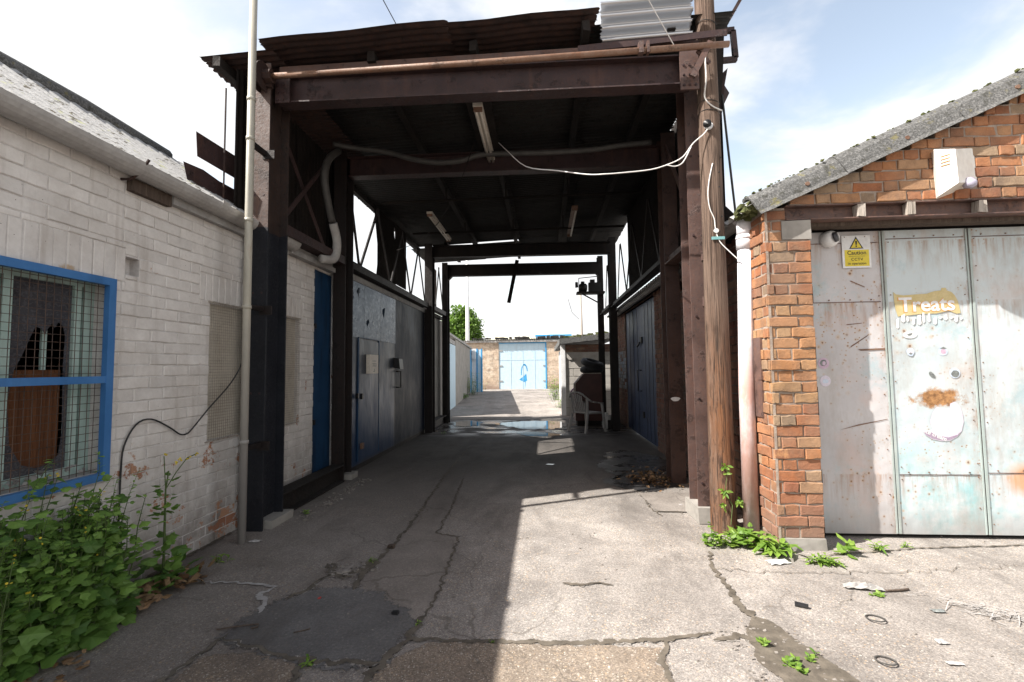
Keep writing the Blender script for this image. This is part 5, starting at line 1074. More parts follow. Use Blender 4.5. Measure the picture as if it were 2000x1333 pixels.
for k in range(26): c = Vector((rnd.uniform(.6, 1.9), 13.2 + rnd.uniform(-.05, .5), 2.25)); s = rnd.uniform(.02, .07); c.z += (c.x - .46) * .1; mb.box(c.x - s, c.x + s * 1.6, c.y - s, c.y + s, c.z - s, c.z + s * .5, 0, .5, s * .5)
tag(mb.build('roof_debris', MAT['moss'], OH), kind='stuff')
cb = thing('cabinet', 'maroon wooden cabinet with sloping corner behind the white chair', 'cabinet', (1.1, 11.2, 0))
mb = MB(); mb.prism([(.74, .12), (.74, 1.0), (.955, 1.235), (1.38, 1.235), (1.38, .12)], (0, 11.0, 0), (0, 11.55, 0), (1, 0, 0), (0, 0, 1)); mb.build('body', MAT['maroon'], cb)
mb = MB(); mb.bar((.732, 10.99, .75), (.732, 10.99, 1.0), .02, .04, (1, 0, 0)); mb.bar((.732, 10.99, 1.0), (.95, 10.99, 1.243), .02, .04, (0, 1, 0)); mb.bar((.95, 11.0, 1.245), (1.36, 11.0, 1.245), .04, .02); mb.build('edging', MAT['wood'], cb)
mb = MB(); mb.tube([(.735, 11.02, .90), (.66, 11.0, .84), (.645, 11.0, .80)], .022, 8); mb.tube([(.735, 11.02, .82), (.68, 11.0, .77), (.70, 11.0, .72)], .02, 8); mb.build('handle', MAT['stk_pink'], cb, True)
mb = MB(); mb.box(.78, 1.34, 11.02, 11.5, .0, .12); mb.build('plinth', MAT['void'], cb)
for c, ax, lb in (((1.17, 11.25, 1.33), (0, .05, 1), 'black tyre lying flat on the maroon cabinet'), ((1.19, 11.27, 1.475), (.28, -.22, 1), 'black tyre tilted on top of the flat tyre')):
    mb = MB(); torus(mb, c, ax, .205, .085, sq=.95); tag(mb.build('tyre', MAT['rubber'], None, True), lb, 'tyre', 'tyres on the cabinet')
mb = MB(); mb.tube([(1.40, 10.55, .0), (1.40, 10.55, .02), (1.40, 10.55, .26), (1.40, 10.55, .31), (1.40, 10.55, .36)], [.07, .085, .085, .05, .03], 16); tag(mb.build('plastic_bottle', MAT['plastic'], None, True), 'white plastic bottle standing at the foot of the third right column', 'bottle')
# garden chair (facing away to the right)
CH = thing('garden_chair', 'dusty white plastic garden chair with slatted round back', 'chair', (.92, 10.12, 0))
rot = Matrix.Rotation(R(-52), 4, 'Z'); T = lambda x, y, z: Vector((.92, 10.12, 0)) + rot @ Vector((x, y, z))
mb = MB(); g = []
for i in range(7):
    g.append([mb.vert(T(-.22 + .44 * i / 6, -.2 + .42 * k / 6, .425 - .025 * math.sin(math.pi * i / 6) * math.sin(math.pi * k / 6) - (.02 if k == 6 else 0))) for k in range(7)])
for i in range(6):
    for k in range(6): mb.face((g[i][k], g[i + 1][k], g[i + 1][k + 1], g[i][k + 1]))
mb.tube([T(-.235, .22, .40), T(-.24, -.2, .415), T(.24, -.2, .415), T(.235, .22, .40), T(-.235, .22, .40)], .02, 8)
mb.build('seat', MAT['chair'], CH, True)
arc = [(-.285, .20, .615), (-.30, .02, .635), (-.30, -.13, .66), (-.27, -.235, .735), (-.19, -.285, .815), (-.07, -.305, .855), (.07, -.305, .855), (.19, -.285, .815), (.27, -.235, .735), (.30, -.13, .66), (.30, .02, .635), (.285, .20, .615)]
mb = MB(); pts = [T(*p) for p in arc]
for k in range(len(pts) - 1): mb.bar(pts[k], pts[k + 1] + (pts[k + 1] - pts[k]) * .06, .05, .026, (0, 0, 1))
mb.build('back_and_arm_rail', MAT['chair'], CH, True)
mb = MB()
for x in (-.15, -.09, -.03, .03, .09, .15): mb.bar(T(x * .85, -.2, .42), T(x, -.295, .83 - abs(x) * .3), .034, .01, (rot @ Vector((0, 1, 0))))
mb.build('back_slat', MAT['chair'], CH, split=True)
for s in (-1, 1):
    mb = MB(); mb.bar(T(s * .27, .20, .61), T(s * .29, .27, .0), .05, .035, rot @ Vector((0, 1, 0))); mb.build('leg', MAT['chair'], CH)
    mb = MB(); mb.bar(T(s * .255, -.22, .72), T(s * .235, -.2, .42), .055, .03, rot @ Vector((0, 1, 0))); mb.bar(T(s * .235, -.2, .42), T(s * .27, -.29, .0), .055, .035, rot @ Vector((0, 1, 0))); mb.build('leg', MAT['chair'], CH)
# far garage
FG = thing('far_garage', 'tan brick garage at the far end with wide pale blue door', 'garage', (-1.5, 30, 0))
mb = MB(); bricks(mb, (-5.4, 30, 0), (1, 0, 0), (0, 0, 1), (0, -1, 0), 7.6, 3.16, .15, .46, [(2.45, 5.6, 0, 3.06)], wall=.2, depth=.008, joint=.016, tones=lambda r, u, v: r.random()); mb.build('wall', [MAT['tan'], MAT['tan']], FG)
mb = MB(); mb.box(-2.95, .2, 30.04, 30.1, 0, 3.0); dr = mb.build('door', MAT['farblue'], FG)
mb = MB(); mb.box(-2.95, .2, 29.97, 30.03, 3.0, 3.06); mb.box(.12, .2, 29.97, 30.03, 0, 3.0); mb.build('door_frame', MAT['brightblue'], dr, split=True)
mb = MB()
for k in range(16):
    a = math.pi * (.1 + .95 * k / 15); mb.box(-1.28 + .20 * math.cos(a) - .025, -1.28 + .20 * math.cos(a) + .025, 30.03, 30.038, 1.05 + .55 * math.sin(a) - .05, 1.05 + .55 * math.sin(a) + .05)
mb.poly([(-1.62, 30.034, .62), (-1.30, 30.034, .85), (-1.16, 30.034, 1.0), (-1.10, 30.034, .55), (-1.30, 30.034, .45)]); mb.poly([(-1.24, 30.034, .5), (-1.20, 30.034, .5), (-1.21, 30.034, .05)]); mb.build('paint_scrawl', MAT['brightblue'], dr)
for z in (.5, 1.5, 2.5):
    for x in (-2.93, -.05): mb = MB(); mb.box(x, x + .22, 30.0, 30.03, z, z + .07); mb.build('strap_hinge', MAT['grey_board'], dr)
mb = MB()
for k in range(1, 4): mb.box(-2.95 + k * .79 - .012, -2.95 + k * .79 + .012, 30.025, 30.039, .03, 2.98)
mb.box(-2.9, .1, 30.026, 30.0385, 1.9, 1.93); mb.build('panel_joint', MAT['farblue'], dr, split=True)
mb = MB(); corr(mb, (-5.6, 29.75, 3.20), (0, 1, .04), 6, (1, 0, .02), 8.6, (0, 0, 1), .146, .025, ns=2, ragged=.05); mb.build('roof', MAT['lroof'], FG, True)
mb = MB(); mb.box(-5.5, 2.4, 29.82, 29.96, 3.08, 3.19); mb.build('gutter', MAT['grey_board'], FG)
mb = MB()
for k in range(24): x = rnd.uniform(-5, 1.2); mb.box(x, x + rnd.uniform(.1, .5), 29.85, 30.2, 3.30, 3.33 + rnd.uniform(0, .05) + (x + 5) * .02, 0, .5, .02)
tag(mb.build('roof_debris', MAT['void'], FG), kind='stuff')
# row of garages on the far left
RW = thing('garage_row', 'row of low grey garages with pale doors along the far left', 'garage', (-3.3, 16, 0))
def wallseg(name, a, b, z0, z1, th, mat, par=RW):
    mb = MB(); a = Vector((*a, 0)); b = Vector((*b, 0)); d = (b - a).normalized(); q = Vector((-d.y, d.x, 0)) * th
    i = [mb.vert(p + Vector((0, 0, z))) for z in (z0, z1) for p in (a, b, b + q, a + q)]
    for f in ((0, 1, 2, 3), (4, 7, 6, 5), (0, 4, 5, 1), (1, 5, 6, 2), (2, 6, 7, 3), (3, 7, 4, 0)): mb.face([i[k] for k in f])
    return mb.build(name, MAT[mat], par)
wallseg('door', (-3.02, 13.0), (-3.10, 14.3), 0, 2.22, .06, 'farblue'); wallseg('door', (-3.105, 14.35), (-3.30, 16.9), 0, 2.25, .06, 'farblue')
wallseg('wall', (-3.31, 16.95), (-4.22, 26.0), 0, 2.5, .15, 'render')
mb = MB(); mb.box(-4.42, -3.98, 26.8, 26.95, 0, 2.55); mb.build('wall', MAT['white'], RW)
mb = MB(); mb.box(-4.36, -4.24, 26.05, 26.75, 0, 2.5); mb.build('door_post', MAT['brightblue'], RW)
mb = MB(); mb.box(-3.98, -3.90, 26.78, 26.95, 0, 2.55); mb.build('door_post', MAT['brightblue'], RW)
mb = MB(); mb.box(-3.90, -3.70, 26.82, 26.9, 0, 2.5); mb.build('door', MAT['farblue'], RW)
mb = MB(); mb.box(-3.70, -3.63, 26.78, 26.95, 0, 2.55); mb.build('door_post', MAT['brightblue'], RW)
wallseg('roof', (-2.9, 12.9), (-4.2, 26.75), 2.52, 2.60, 3.0, 'lroof'); wallseg('fascia', (-2.93, 12.95), (-4.2, 25.8), 2.28, 2.42, .05, 'grey_board')
mb = MB(); mb.box(-4.22, -4.0, 26.5, 26.79, 1.95, 2.4, 0, .5, .01); tag(mb.build('junction_box', MAT['white']), 'white box fixed high on the far left garage wall', 'box')
mb = MB(); mb.box(-.45, 1.9, 34, 38, 0, 3.72); c = thing('blue_shed', 'blue flat roofed shed behind the far garage roof', 'shed', (.7, 34, 0)); mb.build('wall', MAT['farblue'], c)
mb = MB(); mb.box(-.6, 2.1, 33.9, 38.1, 3.72, 3.84); mb.build('roof', MAT['brightblue'], c)
mb = MB(); mb.tube([(-5.62, 33.5, 0), (-5.62, 33.5, 9.6)], [.17, .11], 14); tag(mb.build('lamp_mast', MAT['white'], None, True), 'tall white mast in front of the tree beyond the garages', 'mast')
mb = MB(); mb.tube([(3.07, 36, 0), (2.95, 36, 7.6)], [.15, .11], 12); d = tag(mb.build('telegraph_pole', MAT['wood'], None, True), 'distant wooden pole above the outhouse roof', 'pole')
mb = MB(); mb.tube([(2.98, 36, 5.0), (2.3, 36, 5.7), (2.0, 36, 6.8)], .02, 5); mb.build('stay_wire', MAT['cablek'], d)

# ------------------------------------------------------------------ plants
def lobed(mb, p, d, nrm, s, tone, lobes=5, m=0):
    d = d.normalized(); b = d.cross(nrm); b = b.normalized() if b.length > 1e-4 else Vector((1, 0, 0)); n = b.cross(d)
    c = mb.vert(p + d * s * .42 + n * s * .06, tone); pts = [mb.vert(p, tone)]
    K = lobes * 2 + 1
    for k in range(K):
        a = R(-150 + 300 * k / (K - 1)); lo = .5 if k % 2 else .41; lo *= 1.25 if abs(a) < .5 else (1. if abs(a) < 1.6 else .8)
        pts.append(mb.vert(p + d * (s * .42 + math.cos(a) * s * lo * 1.1) + b * math.sin(a) * s * lo + n * s * (-.10 * abs(math.sin(a)) + rnd.uniform(-.05, .05)), min(1, max(0, tone + rnd.uniform(-.1, .1)))))
    for k in range(len(pts)): mb.face((c, pts[k], pts[(k + 1) % len(pts)]), m)
def lance(mb, p, d, nrm, s, w, tone, droop=.15, m=0):
    d = d.normalized(); b = d.cross(nrm); b = b.normalized() if b.length > 1e-4 else Vector((1, 0, 0)); n = b.cross(d); mid = []; l = []; r = []
    for k, (t, q) in enumerate(((0, .08), (.3, .8), (.6, 1.), (.85, .55), (1, .02))):
        o = p + d * s * t - Vector((0, 0, droop * s * t * t)); mid.append(mb.vert(o, tone)); l.append(mb.vert(o + b * w * q / 2 + n * w * .15 * q, tone)); r.append(mb.vert(o - b * w * q / 2 + n * w * .15 * q, tone))
    for k in range(4): mb.face((mid[k], mid[k + 1], l[k + 1], l[k]), m); mb.face((mid[k + 1], mid[k], r[k], r[k + 1]), m)
def rv(z0=-1, z1=1): return Vector((rnd.uniform(-1, 1), rnd.uniform(-1, 1), rnd.uniform(z0, z1)))
rnd.seed(5)
BU = thing('weed_bush', 'large leafy green weed bush growing below the barred window', 'plant', (-2.5, 2.35, 0))
mf, msm, mfl = MB(), MB(), MB()
for k in range(135):
    b = Vector((rnd.uniform(-2.7, -2.40), rnd.uniform(1.90, 2.55), 0)); edge = min(1, (b.x + 2.74) / .45)
    h = rnd.uniform(.45, .92) * (1 - .35 * edge) * (1 - .38 * max(0, (b.y - 2.5) / .5)); lean = Vector((rnd.uniform(-.05, .30), rnd.uniform(-.35, .25), 0)) * .6
    if b.x + lean.x * h < XL + .06: lean.x = .1
    pts = [b + lean * (t ** 1.6) * h + Vector((0, 0, h * t)) + rv() * .012 for t in (0, .25, .5, .75, 1)]
    msm.tube(pts, [.005, .004, .0035, .003, .0015], 5, False)
    for q in range(24):
        t = .08 + .92 * q / 23; i = min(3, int(t * 4)); p = pts[i].lerp(pts[i + 1], t * 4 - i); a = q * 2.4 + rnd.random(); dd = Vector((math.cos(a), math.sin(a), rnd.uniform(-.25, .55)))
        if p.x < XL + .12 and dd.x < 0: dd.x *= -.6
        s = rnd.choice((.04, .05, .06, .075, .095)) * rnd.uniform(.75, 1.2) * (1.15 - .5 * t); e = p + dd.normalized() * s * .5; msm.tube([p, e], .0016, 4, False)
        lobed(mf, e, dd + Vector((0, 0, -.2)), Vector((.35, -.35, .8)) + rv() * .55, s, min(1, rnd.random() ** 1.1 * (.5 + .6 * t)))
    if rnd.random() < .3:                                              # thin narrow-leaved shoots between the broad leaves
        tip = pts[-1] + Vector((rnd.uniform(-.04, .08), rnd.uniform(-.06, .08), rnd.uniform(.05, .16))); msm.tube([pts[-1], tip], [.002, .001], 4, False)
        for w in range(9): lance(mf, pts[-1].lerp(tip, rnd.random()), rv(-.1, .8), Vector((0, 0, 1)) + rv() * .4, rnd.uniform(.02, .05), .012, .5 + .5 * rnd.random(), .2)
    if rnd.random() < .2:
        for w in range(3): mfl.disc(pts[-1] + rv() * .02, rv(0, 1), .0055, .004, 6)
mf.build('foliage', MAT['leaf_dark'], BU); msm.build('stems', MAT['stem'], BU); tag(mfl.build('flowers', MAT['flower'], BU), kind='stuff')
TS = thing('tall_weed', 'tall single weed stalk with small yellow buds right of the bush', 'plant', (-2.52, 2.92, 0))
mf, msm, mfl = MB(), MB(), MB()
pts = [Vector(p) for p in ((-2.5, 2.88, 0), (-2.5, 2.89, .2), (-2.51, 2.90, .42), (-2.52, 2.91, .62), (-2.51, 2.92, .74))]; msm.tube(pts, [.008, .008, .007, .005, .004], 7); msm.tube([pts[3], Vector((-2.5, 2.97, .72)), Vector((-2.49, 3.05, .80)), Vector((-2.46, 3.10, .82))], .0035, 6); msm.tube([pts[3], Vector((-2.53, 2.90, .84))], .003, 6)
for c in ((-2.49, 3.05, .80), (-2.46, 3.10, .82), (-2.53, 2.90, .85), (-2.50, 2.97, .78), (-2.51, 3.0, .80)):
    for w in range(4): mfl.disc(Vector(c) + rv() * .014, rv(0, 1), .006, .006, 6)
for k in range(46):
    t = rnd.random(); p = Vector((-2.505, 2.9, .05 + .68 * t)); dd = rv(-.4, .5); s = rnd.uniform(.05, .12) * (1.15 - .8 * t); lobed(mf, p + dd.normalized() * .03, dd, Vector((0, 0, 1)) + rv() * .4, s, rnd.random() * .8)
for k in range(34):
    p = Vector((-2.50 + rnd.uniform(-.12, .14), 2.86 + rnd.uniform(-.14, .14), rnd.uniform(.02, .14))); lobed(mf, p, rv(-.2, .5), Vector((0, 0, 1)) + rv() * .5, rnd.uniform(.05, .1), rnd.random() * .7)
mf.build('foliage', MAT['leaf_dark'], TS); msm.build('stems', MAT['stem'], TS); mfl.build('flowers', MAT['flower'], TS)
mf = MB()
for k in range(70): p = Vector((-2.42 + rnd.uniform(-.16, .12), 2.82 + rnd.uniform(-.22, .25), rnd.uniform(.01, .07))); lobed(mf, p, rv(-.3, .5), Vector((0, 0, 1)) + rv() * .9, rnd.uniform(.03, .09), rnd.random())
tag(mf.build('withered_leaves', MAT['leaf_dead']), 'withered brown leaves lying at the foot of the tall weed', 'leaves', kind='stuff')
mf = MB()
for k in range(90): p = Vector((-2.45 + rnd.uniform(-.25, .3), 1.95 + rnd.uniform(-.3, .25), rnd.uniform(.005, .03))); lobed(mf, p, rv(-.2, .3), Vector((0, 0, 1)) + rv() * .8, rnd.uniform(.02, .06), rnd.random())
tag(mf.build('withered_leaves', MAT['leaf_dead']), 'dry litter of dead leaves below the large weed bush', 'leaves', kind='stuff')
GRP = 'weeds growing along walls and cracks'
def clump(c, r, h, n, size, label, kind='lance', mat='leaf_bright', stems=10, w=.28, group=GRP):
    t = thing('weed', label, 'weed', (c[0], c[1], 0), group); mf, ms = MB(), MB()
    for k in range(stems):
        b = Vector((c[0] + rnd.gauss(0, r * .45), c[1] + rnd.gauss(0, r * .35), 0)); o = (b - Vector((c[0], c[1], 0))) * .5 / max(r, .01) + rv() * .25; o.z = 0; hh = h * rnd.uniform(.55, 1.1)
        tip = b + o * hh * .7 + Vector((0, 0, hh)); ms.tube([b, b.lerp(tip, .5) + rv() * .006, tip], [.003, .0025, .0015], 4, False)
        for q in range(max(2, n // stems)):
            u = rnd.uniform(.15, 1); p = b.lerp(tip, u); a = q * 2.4 + k; dd = Vector((math.cos(a), math.sin(a), rnd.uniform(-.1, .7)))
            if kind == 'lance': lance(mf, p, dd, Vector((0, 0, 1)), size * rnd.uniform(.6, 1.15), size * w * rnd.uniform(.8, 1.2), rnd.random(), rnd.uniform(.1, .5))
            else: lobed(mf, p, dd, Vector((0, 0, 1)) + rv() * .4, size * rnd.uniform(.6, 1.1), rnd.random(), 3)
    mf.build('foliage', MAT[mat], t); ms.build('stems', MAT['stem'], t); return t
clump((1.32, 3.72), .10, .12, 80, .05, 'pale feathery weed left of the wooden pole foot', 'lobed', stems=14)
clump((1.50, 3.74), .10, .14, 80, .075, 'bright bushy weed in front of the wooden pole foot', 'lobed', stems=14)
clump((1.70, 3.60), .10, .12, 90, .13, 'thick rosette of long bright leaves against the downpipe', stems=12)
clump((1.95, 3.42), .09, .05, 90, .075, 'low spreading light green weed before the brick pillar', stems=14, w=.22)
clump((2.18, 3.58), .03, .09, 14, .09, 'small broad leaved weed at the corner of the door leaf', 'lobed', stems=4)
clump((2.47, 3.66), .04, .07, 22, .075, 'small spiky weed before the left garage door leaf', stems=5)
clump((2.72, 3.76), .03, .035, 12, .05, 'tiny reddish weed near the middle garage door leaf', stems=4)
clump((1.07, 2.44), .02, .045, 12, .035, 'tiny seedling on the edge of the bare earth patch', 'lobed', stems=4)
clump((1.12, 2.26), .04, .03, 26, .04, 'small creeping weed on the bare earth patch', 'lobed', stems=6)
clump((1.24, 2.33), .04, .02, 18, .03, 'flat little weed at the right edge of the earth patch', 'lobed', stems=5)
clump((-1.145, 2.17), .012, .04, 12, .045, 'little upright weed at the near edge of the dark asphalt patch', stems=3)
clump((-.71, 2.53), .012, .03, 10, .03, 'sprig of weed in the crack right of the asphalt patch', stems=3, w=.2)
clump((-1.27, 3.32), .03, .03, 24, .035, 'tuft of grass in the broken slab behind the asphalt patch', stems=6, w=.14)
clump((-2.38, 3.26), .04, .05, 18, .06, 'small weed between the white wall and the pipe', stems=5)
clump((-2.33, 4.35), .015, .05, 9, .04, 'tiny weed at the foot of the base beam', 'lobed', stems=3)
clump((-.29, 2.40), .012, .02, 8, .02, 'single sprig of weed in the long front crack', stems=3)
clump((1.98, 2.98), .03, .012, 20, .03, 'flat yellowish weed beside the white rag on the concrete', 'lobed', stems=5)
clump((1.75, 5.06), .05, .05, 20, .05, 'small pale weed behind the right front column footing', stems=6)
clump((-2.15, 9.7), .04, .06, 18, .06, 'little weed at the foot of the third left column', stems=5)
clump((-3.9, 23.6), .55, 1.15, 500, .22, 'tall grassy weeds against the far left garage wall', stems=90, w=.13, mat='leaf_dark')
clump((-3.75, 20.8), .3, .25, 120, .2, 'low weeds at the foot of the far left wall', stems=30, w=.2, mat='leaf_dark')
clump((.55, 19.8), .35, 1.0, 260, .22, 'sunlit tall weeds by the outhouse wall', stems=60, w=.16)
clump((.55, 15.9), .12, .5, 90, .14, 'yellow green weeds at the near end of the outhouse wall', stems=26, w=.18)
clump((-4.3, 29.5), .3, .5, 90, .2, 'dark weed in the far corner by the tan brick wall', stems=20, w=.2, mat='leaf_dark')
IV = thing('climbing_weed', 'small leafy weed climbing the foot of the wooden pole', 'plant', (1.53, 3.95, 0)); mf, ms = MB(), MB()
ip = [Vector(p) for p in ((1.50, 3.90, .1), (1.53, 3.93, .25), (1.475, 3.935, .36), (1.505, 3.945, .5), (1.50, 3.945, .56))]; ms.tube(ip, .003, 5)
for c, n in ((ip[4], 12), (ip[3], 4), (ip[2], 8), (ip[1] + Vector((.05, .0, .03)), 16), (ip[1] + Vector((-.07, 0, 0)), 6)):
    for k in range(n): lance(mf, c + rv() * .015, Vector((rnd.uniform(-1, 1), -rnd.uniform(.1, .8), rnd.uniform(-.5, .8))), Vector((0, -1, .4)), rnd.uniform(.03, .06), .02, rnd.random(), .2)
mf.build('foliage', MAT['leaf_bright'], IV); ms.build('stems', MAT['stem'], IV)
def tree(x, y, z0, h, r, n, label, leaf=.30):
    t = thing('broadleaf_tree', label, 'tree', (x, y, 0), 'trees beyond the garages'); tm = MB(); tm.tube([(x, y, 0), (x + .1, y, z0 * .6), (x, y, z0 + h * .3), (x + .1, y, z0 + h * .6)], [.28, .22, .14, .05], 10)
    blobs = []
    for k in range(17):
        a = rnd.uniform(0, 6.28); u = rnd.random(); zz = z0 + h * (.12 + .83 * u); q = r * math.sin(math.pi * min(1, .22 + .75 * u)) * rnd.uniform(.35, .9); c = Vector((x + q * math.cos(a), y + q * math.sin(a), zz)); blobs.append((c, r * rnd.uniform(.24, .42)))
        tm.tube([(x, y, z0 + h * .2 * u), Vector((x, y, zz - .3)).lerp(c, .5), c], [.09, .05, .015], 6)
    mf = MB()
    for k in range(n):
        c, br = blobs[k % len(blobs)]; d = rv().normalized(); p = c + d * br * rnd.uniform(.45, 1.15) * Vector((1, 1, .8)).length / 1.6; lance(mf, p, rv(-.8, .5), rv(), leaf * rnd.uniform(.7, 1.3), leaf * .6, rnd.random(), .2)
    tm.build('trunk', MAT['bark'], t, True); mf.build('crown', MAT['leaf_tree'], t)
tree(-8.0, 45, 2.6, 4.9, 2.5, 5200, 'leafy green tree behind the white mast'); tree(-12.5, 49, 1.5, 4.6, 2.6, 2500, 'second tree further left mostly hidden behind the columns')

# ------------------------------------------------------------------ litter
rnd.seed(11)
def crumple(name, c, sx_, sy_, sz_, mat, label, cat='litter', n=5, rotz=0.):
    mb = MB(); g = []; cs, sn_ = math.cos(rotz), math.sin(rotz)
    for i in range(n + 1):
        row = []
        for k in range(n + 1):
            u, v = (i / n - .5) * (1 + rnd.uniform(-.15, .15)), (k / n - .5) * (1 + rnd.uniform(-.15, .15)); x, y = u * sx_, v * sy_; row.append(mb.vert((c[0] + x * cs - y * sn_, c[1] + x * sn_ + y * cs, .007 + rnd.uniform(0, sz_) * (1 - 1.5 * max(abs(i / n - .5), abs(k / n - .5))))))
        g.append(row)
    for i in range(n):
        for k in range(n): mb.face((g[i][k], g[i + 1][k], g[i + 1][k + 1], g[i][k + 1]))
    return tag(mb.build(name, MAT[mat]), label, cat)
crumple('white_rag', (1.95, 3.05), .21, .045, .06, 'paper', 'crumpled white rag lying on the concrete before the garage door', n=10, rotz=-.15)
mb = MB(); mb.tube([(2.06, 3.02, .01), (2.16, 3.03, .012), (2.22, 3.05, .01)], .007, 5); tag(mb.build('twig', MAT['darkwood']), 'brown twig at the end of the white rag', 'twig')
crumple('foil_scrap', (-2.38, 3.66), .10, .05, .02, 'paper', 'crumpled white foil scrap at the foot of the tall pipe')
crumple('paper_scrap', (2.19, 2.80), .07, .03, .02, 'greyink', 'small dark crumpled scrap on the sunlit concrete right of the rings')
crumple('paper_scrap', (1.96, 2.50), .05, .035, .02, 'paper', 'small pale square scrap below the dark crumpled scrap')
crumple('paper_scrap', (1.88, 2.33), .07, .025, .015, 'paper', 'long thin white scrap nearest the right bottom corner')
crumple('plastic_scrap', (1.63, 3.42), .15, .07, .03, 'cyan', 'pale flat stone slab piece among the weeds', rotz=.2)
bpy.data.objects['plastic_scrap'].data.materials[0] = MAT['plastic']; bpy.data.objects['plastic_scrap']['label'] = 'flat pale plastic scrap among the weeds before the downpipe'
crumple('glove', (1.36, 4.75), .07, .035, .02, 'paper', 'small grey scrap on the sunlit concrete left of the pole'); bpy.data.objects['glove'].name = 'paper_scrap'
mb = MB(); mb.tube([(1.43, 2.83, .016), (1.49, 2.80, .016)], [.014, .012], 7); tag(mb.build('charred_stick', MAT['black']), 'short charred stick end on the sunlit concrete', 'stick')
for c, lb, rr in (((1.785, 2.70), 'black rubber ring on the concrete, the one nearer the garage', .043), ((1.575, 2.33), 'black rubber ring on the concrete, the one nearer the camera', .04)):
    mb = MB(); torus(mb, (*c, .011), (0, .1, 1), rr, .0036, 24, 8); tag(mb.build('rubber_ring', MAT['ring'], None, True), lb, 'ring', 'rubber rings on the concrete')
mb = MB(); mb.box(-.885, -.85, 2.62, 2.645, .005, .022, 0, .5, .003); tag(mb.build('stone_chip', MAT['black']), 'small dark chip on the pale slab beside the asphalt patch', 'chip')
mb = MB(); mb.box(-1.235, -1.19, 3.55, 3.59, .006, .035, 0, .5, .008); tag(mb.build('stone_chip', MAT['darkwood']), 'dark clod lying in the crack behind the pale slab', 'chip')
mb = MB(); mb.poly([(-1.40, 2.78, .008), (-1.385, 2.78, .008), (-1.39, 2.80, .009)]); mb.box(-1.40, -1.385, 2.775, 2.795, .005, .008); tag(mb.build('plastic_chip', MAT['red']), 'tiny red chip on the dark asphalt patch', 'chip')
mb = MB(); mb.tube([(-1.78, 2.42, .012), (-1.66, 2.46, .014), (-1.58, 2.475, .016), (-1.57, 2.45, .014), (-1.60, 2.44, .012)], .004, 5); tag(mb.build('twig', MAT['darkwood']), 'thin dark hooked twig on the left edge of the asphalt patch', 'twig')
mb = MB(); mb.tube([(-1.35, 2.42, .008), (-1.30, 2.44, .01), (-1.28, 2.46, .008)], .003, 5); tag(mb.build('twig', MAT['darkwood']), 'tiny twig in the middle of the asphalt patch', 'twig')
mb = MB()
for k in range(120):
    c = Vector((2.55 + rnd.gauss(0, .17), 2.72 + rnd.gauss(0, .06), rnd.uniform(.006, .03))); c.y += -(c.x - 2.55) * .55; d = Vector((1, -.5, 0)) + rv() * 1.3; d.z = rnd.uniform(-.1, .2); d.normalize(); s = rnd.uniform(.015, .06); q = d.cross(Vector((0, 0, 1))).normalized() * .0022; mb.poly([c - d * s + q, c + d * s + q, c + d * s - q, c - d * s - q])
tag(mb.build('shredded_paper', MAT['paper']), 'heap of shredded white paper strips on the concrete at the right', 'paper', kind='stuff')
mb = MB()
for k in range(230):
    c = Vector((1.28 + rnd.gauss(0, .14), 5.85 + rnd.gauss(0, .22), rnd.uniform(.008, .04))); lance(mb, c, rv(-.3, .3), Vector((0, 0, 1)) + rv() * .7, rnd.uniform(.03, .08), .03, rnd.random(), .1)
tag(mb.build('dead_leaves', MAT['leaf_dead']), 'drift of brown dead leaves on the oily floor by the right column', 'leaves', kind='stuff')
mb = MB()
for k in range(420):
    u = rnd.random(); w = rnd.random()
    if w < .25 and rnd.random() < .45: c = (rnd.gauss(-1.40, .07), rnd.gauss(3.2, .07))
    elif w < .45: c = (-2.30 + rnd.gauss(0, .05), rnd.uniform(4.2, 5.8))
    elif w < .6: c = (rnd.uniform(1.0, 1.85), 5.15 + rnd.gauss(0, .05))
    elif w < .75: c = (1.0 + rnd.uniform(-.1, .3), 2.35 + rnd.uniform(-.3, .3))
    else: c = (rnd.uniform(-2.4, 3.6), rnd.uniform(1.9, 4.6))
    s = rnd.uniform(.002, .0065) * (rnd.uniform(1, 3.4) if w < .25 else 1); mb.box(c[0] - s, c[0] + s * 1.6, c[1] - s, c[1] + s, .001, .005 + s * .45, 0, rnd.random(), s * .5)
tag(mb.build('gravel', MAT['stone']), 'loose pale gravel and chips scattered over the yard', 'gravel', kind='stuff')

# ------------------------------------------------------------------ light, sky, camera
SD = Vector((.84, .395, -1)).normalized()
sun = bpy.data.lights.new('sun', 'SUN'); sun.energy = 5.0; sun.angle = R(.55); sun.color = (1, .955, .89)
so = bpy.data.objects.new('sun', sun); COL.objects.link(so); so.rotation_euler = SD.to_track_quat('-Z', 'Y').to_euler(); so.location = (-8, -4, 12)
w = bpy.data.worlds.new('World'); scene.world = w; w.use_nodes = True; nt = w.node_tree; nt.nodes.clear()
N_ = nt.nodes.new; L_ = nt.links.new
out = N_('ShaderNodeOutputWorld'); bg = N_('ShaderNodeBackground'); sky = N_('ShaderNodeTexSky'); sky.sky_type = 'NISHITA'; sky.sun_disc = False; sky.sun_elevation = math.asin(-SD.z); sky.sun_rotation = math.atan2(-SD.x, -SD.y)
sky.air_density = 1; sky.dust_density = 1.5
tc = N_('ShaderNodeTexCoord'); sep = N_('ShaderNodeSeparateXYZ'); L_(tc.outputs['Generated'], sep.inputs[0])
mx = N_('ShaderNodeMath'); mx.operation = 'MAXIMUM'; L_(sep.outputs[2], mx.inputs[0]); mx.inputs[1].default_value = .12
dv_ = N_('ShaderNodeVectorMath'); dv_.operation = 'DIVIDE'; cmb = N_('ShaderNodeCombineXYZ')
for k in range(3): L_(mx.outputs[0], cmb.inputs[k])
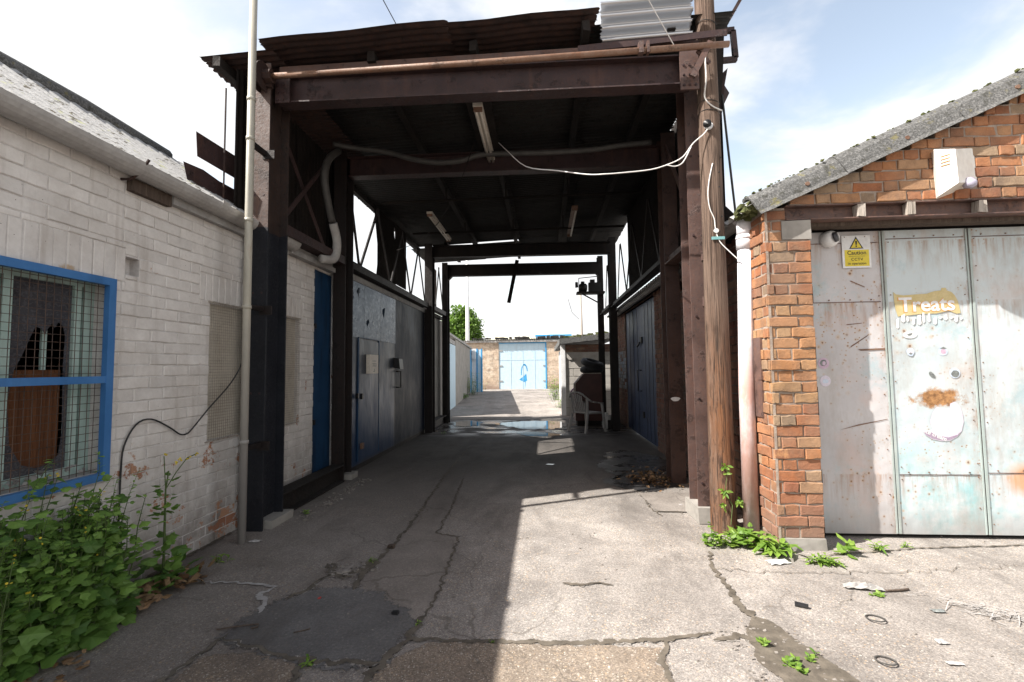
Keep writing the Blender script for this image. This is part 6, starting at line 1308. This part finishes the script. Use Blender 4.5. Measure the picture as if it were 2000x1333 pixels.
L_(tc.outputs['Generated'], dv_.inputs[0]); L_(cmb.outputs[0], dv_.inputs[1])
mp = N_('ShaderNodeMapping'); mp.inputs[1].default_value = (2.3, .6, 0); L_(dv_.outputs[0], mp.inputs[0])
nz = N_('ShaderNodeTexNoise'); nz.inputs['Scale'].default_value = .85; nz.inputs['Detail'].default_value = 7; nz.inputs['Roughness'].default_value = .56; nz.inputs['Distortion'].default_value = .3; L_(mp.outputs[0], nz.inputs['Vector'])
rp = N_('ShaderNodeMapRange'); rp.inputs[1].default_value = .36; rp.inputs[2].default_value = .52; rp.interpolation_type = 'SMOOTHSTEP'; L_(nz.outputs['Fac'], rp.inputs[0])
n2 = N_('ShaderNodeTexNoise'); n2.inputs['Scale'].default_value = 1.7; n2.inputs['Detail'].default_value = 6; L_(mp.outputs[0], n2.inputs['Vector'])
cr = N_('ShaderNodeValToRGB'); cr.color_ramp.elements[0].position = .3; cr.color_ramp.elements[0].color = (8.6, 8.7, 9.0, 1); cr.color_ramp.elements[1].position = .6; cr.color_ramp.elements[1].color = (10.6, 10.6, 10.6, 1); L_(n2.outputs['Fac'], cr.inputs[0])
SKYM = N_('ShaderNodeMix'); SKYM.data_type = 'RGBA'; SKYM.blend_type = 'MULTIPLY'; SKYM.inputs[0].default_value = 1; L_(sky.outputs[0], SKYM.inputs[6]); SKYM.inputs[7].default_value = (3.0, 2.5, 2.0, 1)
el = N_('ShaderNodeMapRange'); el.interpolation_type = 'SMOOTHSTEP'; el.inputs[1].default_value = .86; el.inputs[2].default_value = .62; L_(sep.outputs[2], el.inputs[0])   # cloud banks low in the sky, clear overhead
cm = N_('ShaderNodeMath'); cm.operation = 'MULTIPLY'; L_(rp.outputs[0], cm.inputs[0]); L_(el.outputs[0], cm.inputs[1])
hz = N_('ShaderNodeMix'); hz.data_type = 'RGBA'; L_(el.outputs[0], hz.inputs[0]); hz.inputs[6].default_value = (1.3, 1.2, 1.1, 1); hz.inputs[7].default_value = (4.6, 3.6, 2.7, 1); L_(hz.outputs[2], SKYM.inputs[7])
mxs = N_('ShaderNodeMix'); mxs.data_type = 'RGBA'; L_(cm.outputs[0], mxs.inputs[0]); L_(SKYM.outputs[2], mxs.inputs[6]); L_(cr.outputs[0], mxs.inputs[7])
L_(mxs.outputs[2], bg.inputs[0]); bg.inputs[1].default_value = .052; L_(bg.outputs[0], out.inputs[0])
cam = bpy.data.cameras.new('camera'); co = bpy.data.objects.new('camera', cam); COL.objects.link(co); scene.camera = co
cam.sensor_width = 36; cam.lens = 16.0; cam.clip_start = .05; cam.clip_end = 2000
co.matrix_world = Matrix(((0.99751779, 0.01602175, 0.06856794, 0), (0.06938438, -0.05766034, -0.99592223, 0), (-0.01200276, 0.99820769, -0.05862887, 1.4), (0, 0, 0, 1)))
vs = scene.view_settings; vs.view_transform = 'Standard'; vs.look = 'None'; vs.gamma = 1; vs.exposure = 1.15
scene.cycles.max_bounces = 8; scene.cycles.diffuse_bounces = 4
